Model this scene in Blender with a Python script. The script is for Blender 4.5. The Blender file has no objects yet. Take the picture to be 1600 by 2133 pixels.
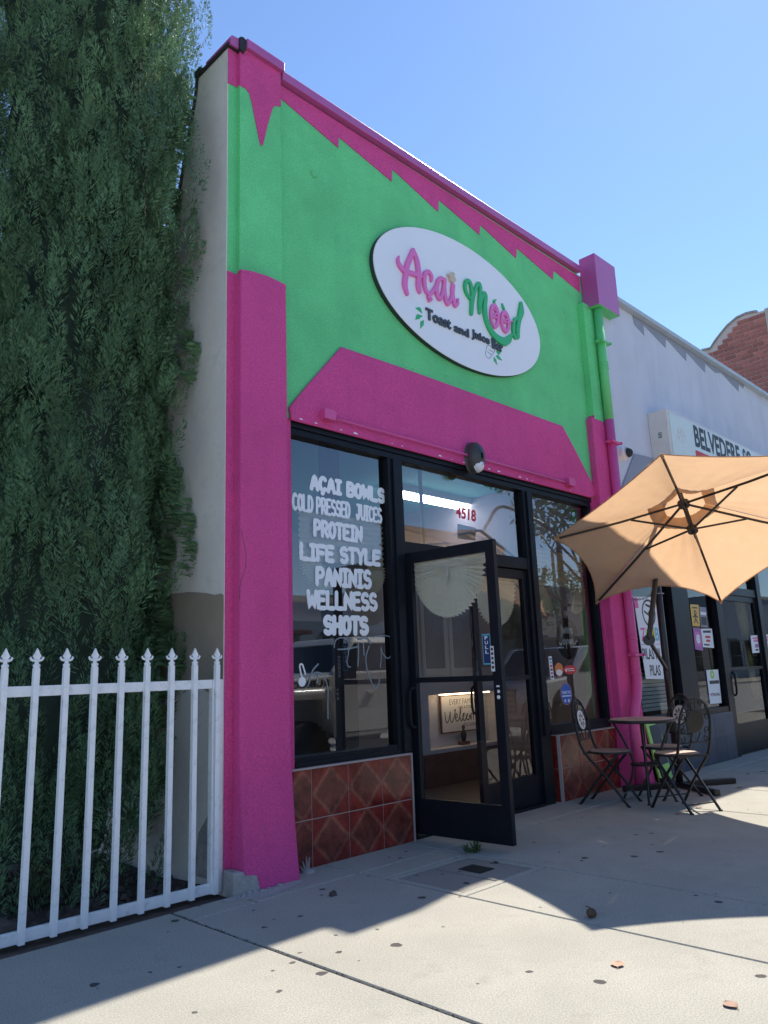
import bpy, math, random
import numpy as np
from mathutils import Matrix, Vector
random.seed(7); rng = np.random.default_rng(7)
SC = bpy.context.scene; COL = SC.collection
R = math.radians
# ------------------------------------------------------------------ camera
CAMP = np.array([-2.741, -4.1605, 1.21])
YAW, PIT, ROL, FPX = R(45.39), R(12.11), R(-2.17), 1590.0
_f = np.array([math.sin(YAW)*math.cos(PIT), math.cos(YAW)*math.cos(PIT), math.sin(PIT)])
_r = np.array([math.cos(YAW), -math.sin(YAW), 0.0]); _u = np.cross(_r, _f)
CR = math.cos(ROL)*_r + math.sin(ROL)*_u; CU = -math.sin(ROL)*_r + math.cos(ROL)*_u
cd = bpy.data.cameras.new('camera'); cam = bpy.data.objects.new('camera', cd); COL.objects.link(cam)
cam.matrix_world = Matrix(((CR[0], CU[0], -_f[0], CAMP[0]), (CR[1], CU[1], -_f[1], CAMP[1]), (CR[2], CU[2], -_f[2], CAMP[2]), (0, 0, 0, 1)))
cd.sensor_fit = 'HORIZONTAL'; cd.sensor_width = 36.0; cd.lens = 36.0*FPX/1600.0; cd.clip_end = 2000; cd.clip_start = 0.05
SC.camera = cam
# ------------------------------------------------------------------ sky and sun
SUN = Vector((0.836, 0.16, 1.0)).normalized()
w = bpy.data.worlds.new('World'); SC.world = w; w.use_nodes = True
nt = w.node_tree; bg = nt.nodes['Background']
sky = nt.nodes.new('ShaderNodeTexSky'); sky.sky_type = 'NISHITA'; sky.sun_disc = False
sky.sun_elevation = math.asin(SUN.z); sky.sun_rotation = math.atan2(SUN.x, SUN.y)
sky.altitude = 900; sky.air_density = 1.0; sky.dust_density = 0.10; sky.ozone_density = 4.8
nt.links.new(sky.outputs[0], bg.inputs[0]); bg.inputs[1].default_value = 0.107
sd = bpy.data.lights.new('sun', 'SUN'); sun = bpy.data.objects.new('sun', sd); COL.objects.link(sun)
sd.energy = 3.75; sd.angle = R(0.55); sd.color = (1.0, 0.93, 0.82)
sun.rotation_euler = SUN.to_track_quat('Z', 'Y').to_euler(); sun.location = (20, 5, 30)
SC.view_settings.view_transform = 'Standard'; SC.view_settings.look = 'None'
SC.view_settings.exposure = 1.14; SC.view_settings.gamma = 1.0; SC.view_settings.use_curve_mapping = False
SC.cycles.max_bounces = 10; SC.cycles.transparent_max_bounces = 24; SC.cycles.glossy_bounces = 4
SC.cycles.caustics_reflective = False; SC.cycles.caustics_refractive = False

# ------------------------------------------------------------------ photo pixel -> point on a plane (axis 0/1/2 = value)
def on(u, v, ax, val):
    d = CR*((u-800.0)/FPX) - CU*((v-1066.5)/FPX) + _f
    return CAMP + d*((val-CAMP[ax])/d[ax])
def crop(o, s): return lambda a, b: (o[0]+a/s, o[1]+b/s)

# ------------------------------------------------------------------ materials
MATS = {}
def mat(name, col=(.5, .5, .5), rough=.6, metal=0.0, var=0.0, vscale=6.0, bump=0.0, bscale=60.0, spec=0.5, dirt=0.0, dscale=2.0, dcol=(.12, .10, .08), randv=0.0, trans=0.0, emit=None, coat=0.0, streak=0.0, grain=0.0, gscale=140):
    m = bpy.data.materials.new(name); m.use_nodes = True; n = m.node_tree.nodes; L = m.node_tree.links
    p = n['Principled BSDF']; p.inputs['Base Color'].default_value = (*col, 1); p.inputs['Roughness'].default_value = rough
    p.inputs['Metallic'].default_value = metal; p.inputs['Specular IOR Level'].default_value = spec
    p.inputs['Coat Weight'].default_value = coat
    tc = n.new('ShaderNodeTexCoord'); cur = None
    def noise(scale, det=6, rough_=.6, vec=None):
        t = n.new('ShaderNodeTexNoise'); t.inputs['Scale'].default_value = scale; t.inputs['Detail'].default_value = det; t.inputs['Roughness'].default_value = rough_
        L.new(vec or tc.outputs['Object'], t.inputs['Vector']); return t
    def mix(kind, fac, a, b):
        x = n.new('ShaderNodeMix'); x.data_type = 'RGBA'; x.blend_type = kind
        for s, val in ((0, fac), (6, a), (7, b)):
            if hasattr(val, 'links'): L.new(val, x.inputs[s])
            elif s == 0: x.inputs[0].default_value = val
            else: x.inputs[s].default_value = (*val, 1)
        return x.outputs[2]
    cur = col
    if var:
        t = noise(vscale); r = n.new('ShaderNodeMapRange'); r.inputs[1].default_value = .3; r.inputs[2].default_value = .7
        r.inputs[3].default_value = 1-var; r.inputs[4].default_value = 1+var; L.new(t.outputs[0], r.inputs[0])
        v = n.new('ShaderNodeHueSaturation'); L.new(r.outputs[0], v.inputs['Value']); v.inputs['Color'].default_value = (*col, 1); cur = v.outputs[0]
    if randv:
        oi = n.new('ShaderNodeObjectInfo'); r = n.new('ShaderNodeMapRange'); r.inputs[3].default_value = 1-randv; r.inputs[4].default_value = 1+randv
        L.new(oi.outputs['Random'], r.inputs[0]); v = n.new('ShaderNodeHueSaturation'); L.new(r.outputs[0], v.inputs['Value'])
        if hasattr(cur, 'links'): L.new(cur, v.inputs['Color'])
        else: v.inputs['Color'].default_value = (*cur, 1)
        cur = v.outputs[0]
    if dirt:
        t = noise(dscale, 8, .7); r = n.new('ShaderNodeMapRange'); r.inputs[1].default_value = .52; r.inputs[2].default_value = .75; r.inputs[4].default_value = dirt
        L.new(t.outputs[0], r.inputs[0]); cur = mix('MIX', r.outputs[0], cur, dcol)
    if grain:
        t = noise(gscale, 3, .6); r = n.new('ShaderNodeMapRange'); r.inputs[1].default_value = .32; r.inputs[2].default_value = .68; r.inputs[3].default_value = 1-grain; r.inputs[4].default_value = 1+grain
        L.new(t.outputs[0], r.inputs[0]); v = n.new('ShaderNodeHueSaturation'); L.new(r.outputs[0], v.inputs['Value'])
        if hasattr(cur, 'links'): L.new(cur, v.inputs['Color'])
        else: v.inputs['Color'].default_value = (*cur, 1)
        cur = v.outputs[0]
    if streak:
        mp = n.new('ShaderNodeMapping'); mp.inputs['Scale'].default_value = (3.2, 3.2, .35); L.new(tc.outputs['Object'], mp.inputs[0])
        t = noise(1.0, 5, .6, mp.outputs[0]); r = n.new('ShaderNodeMapRange'); r.inputs[1].default_value = .5; r.inputs[2].default_value = .72; r.inputs[4].default_value = streak
        L.new(t.outputs[0], r.inputs[0]); cur = mix('MIX', r.outputs[0], cur, dcol)
    if hasattr(cur, 'links'): L.new(cur, p.inputs['Base Color'])
    if bump:
        t = noise(bscale, 4, .65); b = n.new('ShaderNodeBump'); b.inputs['Strength'].default_value = bump; b.inputs['Distance'].default_value = .01
        L.new(t.outputs[0], b.inputs['Height']); L.new(b.outputs[0], p.inputs['Normal'])
    if trans:
        tr = n.new('ShaderNodeBsdfTranslucent'); ms = n.new('ShaderNodeMixShader'); ms.inputs[0].default_value = trans
        if hasattr(cur, 'links'): L.new(cur, tr.inputs[0])
        else: tr.inputs[0].default_value = (*col, 1)
        L.new(p.outputs[0], ms.inputs[1]); L.new(tr.outputs[0], ms.inputs[2]); L.new(ms.outputs[0], n['Material Output'].inputs[0])
    if emit:
        p.inputs['Emission Color'].default_value = (*emit[0], 1); p.inputs['Emission Strength'].default_value = emit[1]
    MATS[name] = m; return m
def glass(name, tint=(.8, .86, .88), ior=1.62, wave=0.0):
    m = bpy.data.materials.new(name); m.use_nodes = True; n = m.node_tree.nodes; L = m.node_tree.links
    n.remove(n['Principled BSDF']); out = n['Material Output']
    t = n.new('ShaderNodeBsdfTransparent'); t.inputs[0].default_value = (*tint, 1)
    g = n.new('ShaderNodeBsdfGlossy'); g.inputs['Roughness'].default_value = 0.0; g.inputs[0].default_value = (.95, .97, 1, 1)
    f = n.new('ShaderNodeFresnel'); f.inputs[0].default_value = ior
    ms = n.new('ShaderNodeMixShader'); L.new(f.outputs[0], ms.inputs[0]); L.new(t.outputs[0], ms.inputs[1]); L.new(g.outputs[0], ms.inputs[2]); L.new(ms.outputs[0], out.inputs[0])
    if wave:
        nz = n.new('ShaderNodeTexNoise'); nz.inputs['Scale'].default_value = 1.3; b = n.new('ShaderNodeBump'); b.inputs['Strength'].default_value = wave; b.inputs['Distance'].default_value = .02
        L.new(nz.outputs[0], b.inputs['Height']); L.new(b.outputs[0], g.inputs['Normal'])
    MATS[name] = m; return m

PINK = (.76, .088, .305); GREEN = (.165, .70, .27)
mat('pink_stucco', PINK, .82, var=.11, vscale=2.6, bump=1.0, bscale=95, grain=.17, gscale=95, streak=.16, dirt=.30, dscale=2.6, dcol=(.42, .04, .18), spec=.3)
mat('green_stucco', GREEN, .82, var=.12, vscale=1.9, bump=.95, bscale=90, grain=.14, gscale=85, streak=.14, dirt=.32, dscale=2.2, dcol=(.085, .42, .19), spec=.3)
mat('pink_paint', (.70, .09, .30), .5, var=.05, vscale=4, bump=.1, bscale=30, dirt=.1)
mat('violet_metal', (.46, .10, .32), .35, var=.06, vscale=2, bump=.06, bscale=8)
mat('green_paint', (.14, .58, .22), .5, var=.08, vscale=5, bump=.1, bscale=30, dirt=.15)
mat('beige_stucco', (.80, .735, .655), .9, var=.08, vscale=2.5, bump=.5, bscale=70, dirt=.35, dscale=5, grain=.06, dcol=(.25, .22, .19), spec=.2)
mat('tan_patch', (.34, .28, .21), .9, var=.1, vscale=3, bump=.3, bscale=70, spec=.2)
mat('broken_concrete', (.36, .34, .32), .95, var=.2, vscale=14, bump=.9, bscale=45, spec=.2)
mat('grey_stucco', (.62, .63, .70), .9, var=.06, vscale=1.5, bump=.35, bscale=80, dirt=.2, dscale=1.1, dcol=(.40, .43, .52), spec=.2, streak=.32, grain=.06)
mat('dark_grey_paint', (.30, .32, .39), .85, var=.06, vscale=4, bump=.3, bscale=80, spec=.2)
mat('grey_coping', (.42, .48, .52), .5, var=.05, spec=.4)
mat('tar', (.025, .025, .03), .8, var=.2, vscale=20, bump=.5, bscale=40)
mat('black_aluminium', (.010, .012, .017), .40, var=.15, vscale=8, spec=.14, dirt=.12, dscale=9, dcol=(.05, .05, .055))
mat('steel', (.45, .46, .47), .35, metal=1)
mat('white_paint', (.87, .87, .87), .45, var=.04, vscale=7, bump=.06, bscale=50, dirt=.5, dscale=16, dcol=(.33, .32, .31))
mat('white_vinyl', (.90, .91, .92), .5)
mat('red_vinyl', (.62, .02, .05), .5)
mat('grey_marker', (.22, .27, .30), .7)
mat('sign_white', (.86, .86, .88), .35, var=.015, spec=.4)
mat('sign_edge', (.03, .035, .04), .5)
mat('letter_pink', (.80, .17, .48), .4); mat('letter_green', (.025, .45, .14), .4); mat('letter_dark', (.045, .05, .055), .45)
mat('toast', (.62, .50, .38), .6); mat('jar_line', (.35, .45, .5), .5)
mat('lamp_housing', (.055, .05, .05), .4); mat('lamp_lens', (.75, .77, .8), .15, spec=.6)
mat('black_iron', (.012, .011, .011), .5, var=.2, vscale=30, bump=.15, bscale=90)
mat('umbrella_frame', (.018, .016, .018), .4, spec=.5)
mat('canopy', (.62, .405, .245), .85, var=.04, vscale=9, bump=.25, bscale=5, trans=.55, spec=.1)
mat('concrete_kerb', (.36, .35, .33), .9, var=.1, bump=.3)
mat('asphalt', (.31, .30, .285), .9, var=.2, vscale=8, bump=.5, bscale=120)
mat('dirt', (.075, .052, .04), .95, var=.35, vscale=9, bump=.9, bscale=25)
mat('stone', (.13, .10, .09), .9, var=.3, vscale=9, bump=.5, randv=.4)
mat('iron_cover', (.035, .034, .033), .7, metal=.4, bump=.3, bscale=80)
mat('dry_leaf', (.36, .21, .14), .7, var=.2, vscale=20, randv=.3)
mat('green_weed', (.06, .13, .03), .6, trans=.3)
mat('foliage', (.12, .22, .11), .6, var=.5, vscale=3.5, spec=.25, trans=.2)
mat('core_shade', (.02, .038, .022), .9, var=.4, vscale=6)  # dark tone paints the shade deep inside the crown
mat('bark', (.10, .065, .045), .95, var=.3, vscale=12, bump=.8, bscale=30)
mat('leaf_green', (.05, .12, .025), .5, var=.4, vscale=1.5, trans=.3)
glass('shop_glass', (.97, .985, .99), 2.05, .005); glass('door_glass', (.98, .99, .99), 1.6, .004); glass('neighbour_glass', (.85, .9, .9), 1.38, .012); glass('car_glass', (.12, .13, .14), 1.6)
mat('interior_lavender', (.30, .28, .35), .8, var=.03); mat('interior_teal', (.10, .42, .40), .8); mat('niche_glow', (.9, .8, .6), .5, emit=((1, .72, .42), 5.0)); mat('interior_white', (.72, .71, .74), .6)
mat('interior_dark', (.03, .03, .04), .7); mat('interior_floor', (.10, .09, .09), .4, var=.2, vscale=3)
mat('counter_wood', (.14, .06, .05), .5, var=.3, vscale=9)
mat('tube_light', (.9, .9, .9), .5, emit=((1, .97, .92), 5.0))
mat('paper', (.93, .885, .73), .85, var=.03, trans=.10, spec=.1)
mat('plaque_wood', (.085, .045, .03), .5, var=.25, vscale=6)
mat('chrome_white', (.8, .8, .8), .3)
mat('car_white', (.70, .70, .70), .25, coat=.6); mat('tyre', (.012, .012, .012), .85, bump=.3); mat('car_black', (.015, .015, .016), .5); mat('rim', (.12, .12, .12), .35, metal=.8)
mat('chair_mosaic', (.42, .30, .22), .5, var=.3, vscale=30); mat('medallion_white', (.72, .70, .66), .4); mat('flower_brown', (.20, .06, .04), .5)
mat('slate_tile', (.06, .075, .105), .5, spec=.3, var=.2, vscale=3, randv=.15); mat('grout', (.42, .35, .33), .9)
mat('curtain', (.52, .45, .17), .9, var=.15, vscale=14, trans=.35); mat('blind', (.52, .58, .58), .8, trans=.3)
mat('lime_paint', (.30, .60, .09), .5, var=.05)
mat('galvanised', (.22, .22, .22), .5, metal=.3)
for nm, c in (('paper_white', (.74, .75, .78)), ('paper_orange', (.70, .42, .08)), ('paper_pink', (.66, .18, .42)), ('print_black', (.03, .03, .03)), ('print_pink', (.72, .12, .36)), ('print_purple', (.36, .12, .36)), ('sticker_navy', (.012, .03, .12)), ('sticker_blue', (.02, .12, .50)), ('sticker_orange', (.65, .20, .05)), ('sticker_red', (.55, .03, .03)), ('print_lime', (.35, .55, .08)), ('print_cyan', (.1, .45, .6)), ('print_yellow', (.75, .55, .06))):
    mat(nm, c, .55)
mat('sign_cabinet', (.66, .63, .60), .5, var=.05, dirt=.2); mat('sign_face', (.62, .68, .64), .35, var=.04)
mat('brick', (.42, .15, .12), .9, var=.2, vscale=20, bump=.4, randv=.22, dirt=.15, dcol=(.3, .22, .2)); mat('mortar', (.62, .52, .48), .95, bump=.4)
mat('cream_wall', (.48, .44, .38), .85, var=.04); mat('tan_wall', (.36, .30, .24), .85, var=.05); mat('blue_wall', (.25, .31, .38), .85); mat('dark_window', (.02, .025, .03), .1)
mat('roof_flat', (.2, .2, .2), .9)

# concrete with gum spots, stains and fine grain
def concrete(name, col, spots=1.0):
    m = mat(name, col, .88, var=.10, vscale=1.6, bump=.16, bscale=240, spec=.25)
    n = m.node_tree.nodes; L = m.node_tree.links; p = n['Principled BSDF']
    base = p.inputs['Base Color'].links[0].from_socket
    ge = n.new('ShaderNodeNewGeometry')
    def vor(scale, lo, hi, thr):
        v = n.new('ShaderNodeTexVoronoi'); v.inputs['Scale'].default_value = scale; v.inputs['Randomness'].default_value = 1
        mp = n.new('ShaderNodeMapping'); L.new(ge.outputs['Position'], mp.inputs[0]); mp.inputs['Scale'].default_value = (1, 1, 0)
        nz = n.new('ShaderNodeTexNoise'); nz.inputs['Scale'].default_value = 22; L.new(ge.outputs['Position'], nz.inputs['Vector'])
        ad = n.new('ShaderNodeVectorMath'); ad.operation = 'MULTIPLY_ADD'; L.new(nz.outputs['Color'], ad.inputs[0]); ad.inputs[1].default_value = (.03, .03, 0); L.new(mp.outputs[0], ad.inputs[2])
        L.new(ad.outputs[0], v.inputs['Vector'])
        sp = n.new('ShaderNodeSeparateColor'); L.new(v.outputs['Color'], sp.inputs[0])
        rr = n.new('ShaderNodeMapRange'); rr.inputs[1].default_value = thr; rr.inputs[2].default_value = 1; rr.inputs[3].default_value = lo; rr.inputs[4].default_value = hi; L.new(sp.outputs[0], rr.inputs[0])
        gt = n.new('ShaderNodeMath'); gt.operation = 'GREATER_THAN'; gt.inputs[1].default_value = thr; L.new(sp.outputs[0], gt.inputs[0])
        lt = n.new('ShaderNodeMath'); lt.operation = 'LESS_THAN'; L.new(v.outputs['Distance'], lt.inputs[0]); L.new(rr.outputs[0], lt.inputs[1])
        mu = n.new('ShaderNodeMath'); mu.operation = 'MULTIPLY'; L.new(gt.outputs[0], mu.inputs[0]); L.new(lt.outputs[0], mu.inputs[1])
        return mu.outputs[0]
    def mixc(fac, a, b):
        x = n.new('ShaderNodeMix'); x.data_type = 'RGBA'; L.new(fac, x.inputs[0]); L.new(a, x.inputs[6]); x.inputs[7].default_value = (*b, 1); return x.outputs[2]
    nz = n.new('ShaderNodeTexNoise'); nz.inputs['Scale'].default_value = 150; nz.inputs['Detail'].default_value = 3; L.new(ge.outputs['Position'], nz.inputs['Vector'])
    r = n.new('ShaderNodeMapRange'); r.inputs[1].default_value = .35; r.inputs[2].default_value = .68; r.inputs[3].default_value = .76; r.inputs[4].default_value = 1.20; L.new(nz.outputs[0], r.inputs[0])
    hs = n.new('ShaderNodeHueSaturation'); L.new(r.outputs[0], hs.inputs['Value']); L.new(base, hs.inputs['Color'])
    st = n.new('ShaderNodeTexNoise'); st.inputs['Scale'].default_value = 3.3; st.inputs['Detail'].default_value = 8; st.inputs['Roughness'].default_value = .72; L.new(ge.outputs['Position'], st.inputs['Vector'])
    r2 = n.new('ShaderNodeMapRange'); r2.inputs[1].default_value = .55; r2.inputs[2].default_value = .78; r2.inputs[4].default_value = .45; L.new(st.outputs[0], r2.inputs[0])
    c = mixc(r2.outputs[0], hs.outputs[0], (.18, .165, .14))
    if spots:
        c = mixc(vor(4.6, .065, .125, .42), c, (.075, .068, .066))
        c = mixc(vor(9.0, .05, .13, .72), c, (.09, .082, .078))
    L.new(c, p.inputs['Base Color']); return m
concrete('sidewalk_concrete', (.365, .350, .300)); concrete('lid_concrete', (.27, .255, .225))

# rust-red ceramic tile with a printed diamond
def diamond_tile():
    m = mat('red_tile', (.2, .04, .03), .22, spec=.5); n = m.node_tree.nodes; L = m.node_tree.links; p = n['Principled BSDF']
    tc = n.new('ShaderNodeTexCoord'); s = n.new('ShaderNodeSeparateXYZ'); L.new(tc.outputs['Object'], s.inputs[0]); oi = n.new('ShaderNodeObjectInfo')
    a = n.new('ShaderNodeMath'); a.operation = 'ABSOLUTE'; L.new(s.outputs[0], a.inputs[0]); b = n.new('ShaderNodeMath'); b.operation = 'ABSOLUTE'; L.new(s.outputs[2], b.inputs[0])
    ad = n.new('ShaderNodeMath'); ad.operation = 'ADD'; L.new(a.outputs[0], ad.inputs[0]); L.new(b.outputs[0], ad.inputs[1])
    of = n.new('ShaderNodeVectorMath'); of.operation = 'ADD'; L.new(tc.outputs['Object'], of.inputs[0])
    cmb = n.new('ShaderNodeMath'); cmb.operation = 'MULTIPLY'; cmb.inputs[1].default_value = 40; L.new(oi.outputs['Random'], cmb.inputs[0]); L.new(cmb.outputs[0], of.inputs[1])
    nz = n.new('ShaderNodeTexNoise'); nz.inputs['Scale'].default_value = 9; nz.inputs['Detail'].default_value = 10; nz.inputs['Roughness'].default_value = .75; L.new(of.outputs[0], nz.inputs['Vector'])
    ns = n.new('ShaderNodeMath'); ns.operation = 'MULTIPLY_ADD'; ns.inputs[1].default_value = .05; L.new(nz.outputs[0], ns.inputs[0]); L.new(ad.outputs[0], ns.inputs[2])
    rp = n.new('ShaderNodeValToRGB'); L.new(ns.outputs[0], rp.inputs[0]); e = rp.color_ramp.elements
    e[0].position = .0; e[0].color = (.15, .045, .032, 1); e[1].position = .30; e[1].color = (.20, .030, .022, 1)
    for pos, c in ((.155, (.17, .050, .036, 1)), (.170, (.25, .095, .065, 1)), (.188, (.25, .09, .06, 1)), (.205, (.22, .034, .025, 1))):
        k = e.new(pos); k.color = c
    r2 = n.new('ShaderNodeValToRGB'); L.new(nz.outputs[0], r2.inputs[0]); e = r2.color_ramp.elements
    e[0].position = .34; e[0].color = (.42, .36, .42, 1); e[1].position = .68; e[1].color = (1.6, 1.4, 1.3, 1)
    x = n.new('ShaderNodeMix'); x.data_type = 'RGBA'; x.blend_type = 'MULTIPLY'; x.inputs[0].default_value = 1; L.new(rp.outputs[0], x.inputs[6]); L.new(r2.outputs[0], x.inputs[7])
    L.new(x.outputs[2], p.inputs['Base Color'])
diamond_tile()

# ------------------------------------------------------------------ mesh helpers
class MB:
    def __init__(s): s.v = []; s.f = []; s.mi = []
    def add(s, v, f, mi=0):
        o = len(s.v); s.v += [tuple(map(float, p)) for p in v]; s.f += [tuple(i+o for i in q) for q in f]; s.mi += [mi]*len(f); return s
    def box(s, x0, x1, y0, y1, z0, z1, mi=0):
        v = [(x0, y0, z0), (x1, y0, z0), (x1, y1, z0), (x0, y1, z0), (x0, y0, z1), (x1, y0, z1), (x1, y1, z1), (x0, y1, z1)]
        return s.add(v, [(0, 3, 2, 1), (4, 5, 6, 7), (0, 1, 5, 4), (1, 2, 6, 5), (2, 3, 7, 6), (3, 0, 4, 7)], mi)
    def hexa(s, bot, top, mi=0):   # two quads (4 pts each, same winding, ccw from above)
        return s.add(list(bot)+list(top), [(3, 2, 1, 0), (4, 5, 6, 7), (0, 1, 5, 4), (1, 2, 6, 5), (2, 3, 7, 6), (3, 0, 4, 7)], mi)
    def prism(s, poly, y0, y1, mi=0, axis=1):  # polygon in x,z (ccw seen from -y) extruded along y
        n = len(poly); P = lambda a, b, c: {1: (a, c, b), 0: (c, a, b), 2: (a, b, c)}[axis]
        v = [P(a, b, y0) for a, b in poly]+[P(a, b, y1) for a, b in poly]
        return s.add(v, [tuple(range(n)), tuple(range(2*n-1, n-1, -1))]+[(i, i+n, (i+1) % n+n, (i+1) % n) for i in range(n)], mi)
    def tube(s, pts, r, seg=8, mi=0, caps=True, flat=None):
        pts = [np.array(p, float) for p in pts]; n = len(pts); rr = r if hasattr(r, '__len__') else [r]*n
        rings = []; up = None
        for i in range(n):
            t = pts[min(i+1, n-1)]-pts[max(i-1, 0)]; t /= (np.linalg.norm(t)+1e-12)
            if up is None:
                up = np.array([0, 0, 1.]) if abs(t[2]) < .9 else np.array([1., 0, 0])
            a = np.cross(t, up); a /= (np.linalg.norm(a)+1e-12); b = np.cross(a, t); up = b
            rings.append([pts[i]+rr[i]*(math.cos(2*math.pi*k/seg)*a+math.sin(2*math.pi*k/seg)*b) for k in range(seg)])
        v = [p for q in rings for p in q]; f = []
        for i in range(n-1):
            for k in range(seg):
                k2 = (k+1) % seg; f.append((i*seg+k, (i+1)*seg+k, (i+1)*seg+k2, i*seg+k2))
        if caps: f += [tuple(range(seg)), tuple(range(n*seg-1, (n-1)*seg-1, -1))]
        return s.add(v, f, mi)
    def lathe(s, prof, seg=20, c=(0, 0, 0), mi=0, axis='z'):
        v = []; f = []; n = len(prof)
        for r, z in prof:
            for k in range(seg):
                a = 2*math.pi*k/seg
                p = (r*math.cos(a), r*math.sin(a), z) if axis == 'z' else (r*math.cos(a), z, r*math.sin(a)) if axis == 'y' else (z, r*math.cos(a), r*math.sin(a))
                v.append((c[0]+p[0], c[1]+p[1], c[2]+p[2]))
        for i in range(n-1):
            for k in range(seg):
                k2 = (k+1) % seg; q = (i*seg+k, i*seg+k2, (i+1)*seg+k2, (i+1)*seg+k); f.append(q if axis != 'y' else q[::-1])
        f += [tuple(range(seg-1, -1, -1)), tuple(range((n-1)*seg, n*seg))]
        return s.add(v, f, mi)
    def brush(s, pts, wid, y, d, mi=0, seg=8, T=None):   # a soft flat stroke in the x,z plane
        P = [np.array(p, float) for p in pts]; n = len(P); W = wid if hasattr(wid, '__len__') else [wid]*n
        tan = []
        for i in range(n):
            t = P[min(i+1, n-1)]-P[max(i-1, 0)]; tan.append(t/(np.linalg.norm(t)+1e-12))
        seq = []
        for k in (0, 1, 2): a = math.pi/2*k/3; seq.append((P[0]-tan[0]*W[0]*math.cos(a), tan[0], max(W[0]*math.sin(a), W[0]*.05)))
        for i in range(n): seq.append((P[i], tan[i], W[i]))
        for k in (2, 1, 0): a = math.pi/2*k/3; seq.append((P[-1]+tan[-1]*W[-1]*math.cos(a), tan[-1], max(W[-1]*math.sin(a), W[-1]*.05)))
        v = []; f = []; m = len(seq); MB.bk = (getattr(MB, 'bk', 0)+1) % 7; nth = 0; d0 = d
        sec = [(1, 1), (.75, -.0), (1, 1)]
        cs = [(-1, 1.), (-1, .25), (-.88, 0), (.88, 0), (1, .25), (1, 1.)]; q = len(cs)
        for p, t, ww in seq:
            nn = np.array([-t[1], t[0]]); nth += 1; d = d0+.00022*MB.bk+.000012*nth
            for c0, c1 in cs:
                pp = p+nn*c0*ww; v.append((pp[0], y-d+c1*d, pp[1]))
        for i in range(m-1):
            for k in range(q):
                k2 = (k+1) % q; f.append((i*q+k, i*q+k2, (i+1)*q+k2, (i+1)*q+k))
        f += [tuple(range(q-1, -1, -1)), tuple(range((m-1)*q, m*q))]
        if T: v = [T(p) for p in v]
        return s.add(v, f, mi)
    def mesh(s, name, mats, smooth=False):
        me = bpy.data.meshes.new(name); me.from_pydata(s.v, [], s.f)
        for m in (mats if isinstance(mats, (list, tuple)) else [mats]): me.materials.append(MATS[m])
        if any(s.mi): me.polygons.foreach_set('material_index', s.mi)
        if smooth: me.polygons.foreach_set('use_smooth', [True]*len(me.polygons))
        me.validate(); me.update(); return me
    def build(s, name, mats, parent=None, smooth=False, bevel=0, label=None, loc=None, autos=False):
        o = bpy.data.objects.new(name, s.mesh(name, mats, smooth)); COL.objects.link(o); o.parent = parent
        if loc is not None: o.location = loc
        if bevel:
            b = o.modifiers.new('bevel', 'BEVEL'); b.width = bevel; b.segments = 2; b.limit_method = 'ANGLE'; b.angle_limit = R(35)
        if label: o['label'] = label
        return o
def link(name, me, parent=None, loc=(0, 0, 0)):
    o = bpy.data.objects.new(name, me); COL.objects.link(o); o.parent = parent; o.location = loc; return o
def tag(o, label, cat, group=None, kind=None):
    o['label'] = label; o['category'] = cat
    if group: o['group'] = group
    if kind: o['kind'] = kind
    return o
def thing(name, label, cat, loc=(0, 0, 0), rz=0, group=None):
    o = bpy.data.objects.new(name, None); COL.objects.link(o); o.location = loc; o.rotation_euler = (0, 0, rz); o.empty_display_size = .1
    return tag(o, label, cat, group)
def struct(o): o['kind'] = 'structure'; return o
def copy_tree(o, parent=None):
    c = o.copy(); COL.objects.link(c); c.parent = parent
    for ch in list(o.children): copy_tree(ch, c)
    return c
def smoothpath(pts, n=6):   # Catmull-Rom
    P = [np.array(p, float) for p in pts]
    if len(P) < 3: return P
    Q = [2*P[0]-P[1]]+P+[2*P[-1]-P[-2]]; out = []
    for i in range(1, len(Q)-2):
        for k in range(n):
            t = k/n; a, b, c, d = Q[i-1:i+3]
            out.append(.5*((2*b)+(-a+c)*t+(2*a-5*b+4*c-d)*t*t+(-a+3*b-3*c+d)*t**3))
    out.append(P[-1]); return out
def smoothvals(v, n=6):
    v = list(v); out = []
    for i in range(len(v)-1): out += [v[i]+(v[i+1]-v[i])*k/n for k in range(n)]
    return out+[v[-1]]
def arc(cx, cz, rx, rz, a0, a1, n=14): return [(cx+rx*math.cos(R(a0+(a1-a0)*i/n)), cz+rz*math.sin(R(a0+(a1-a0)*i/n))) for i in range(n+1)]
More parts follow.
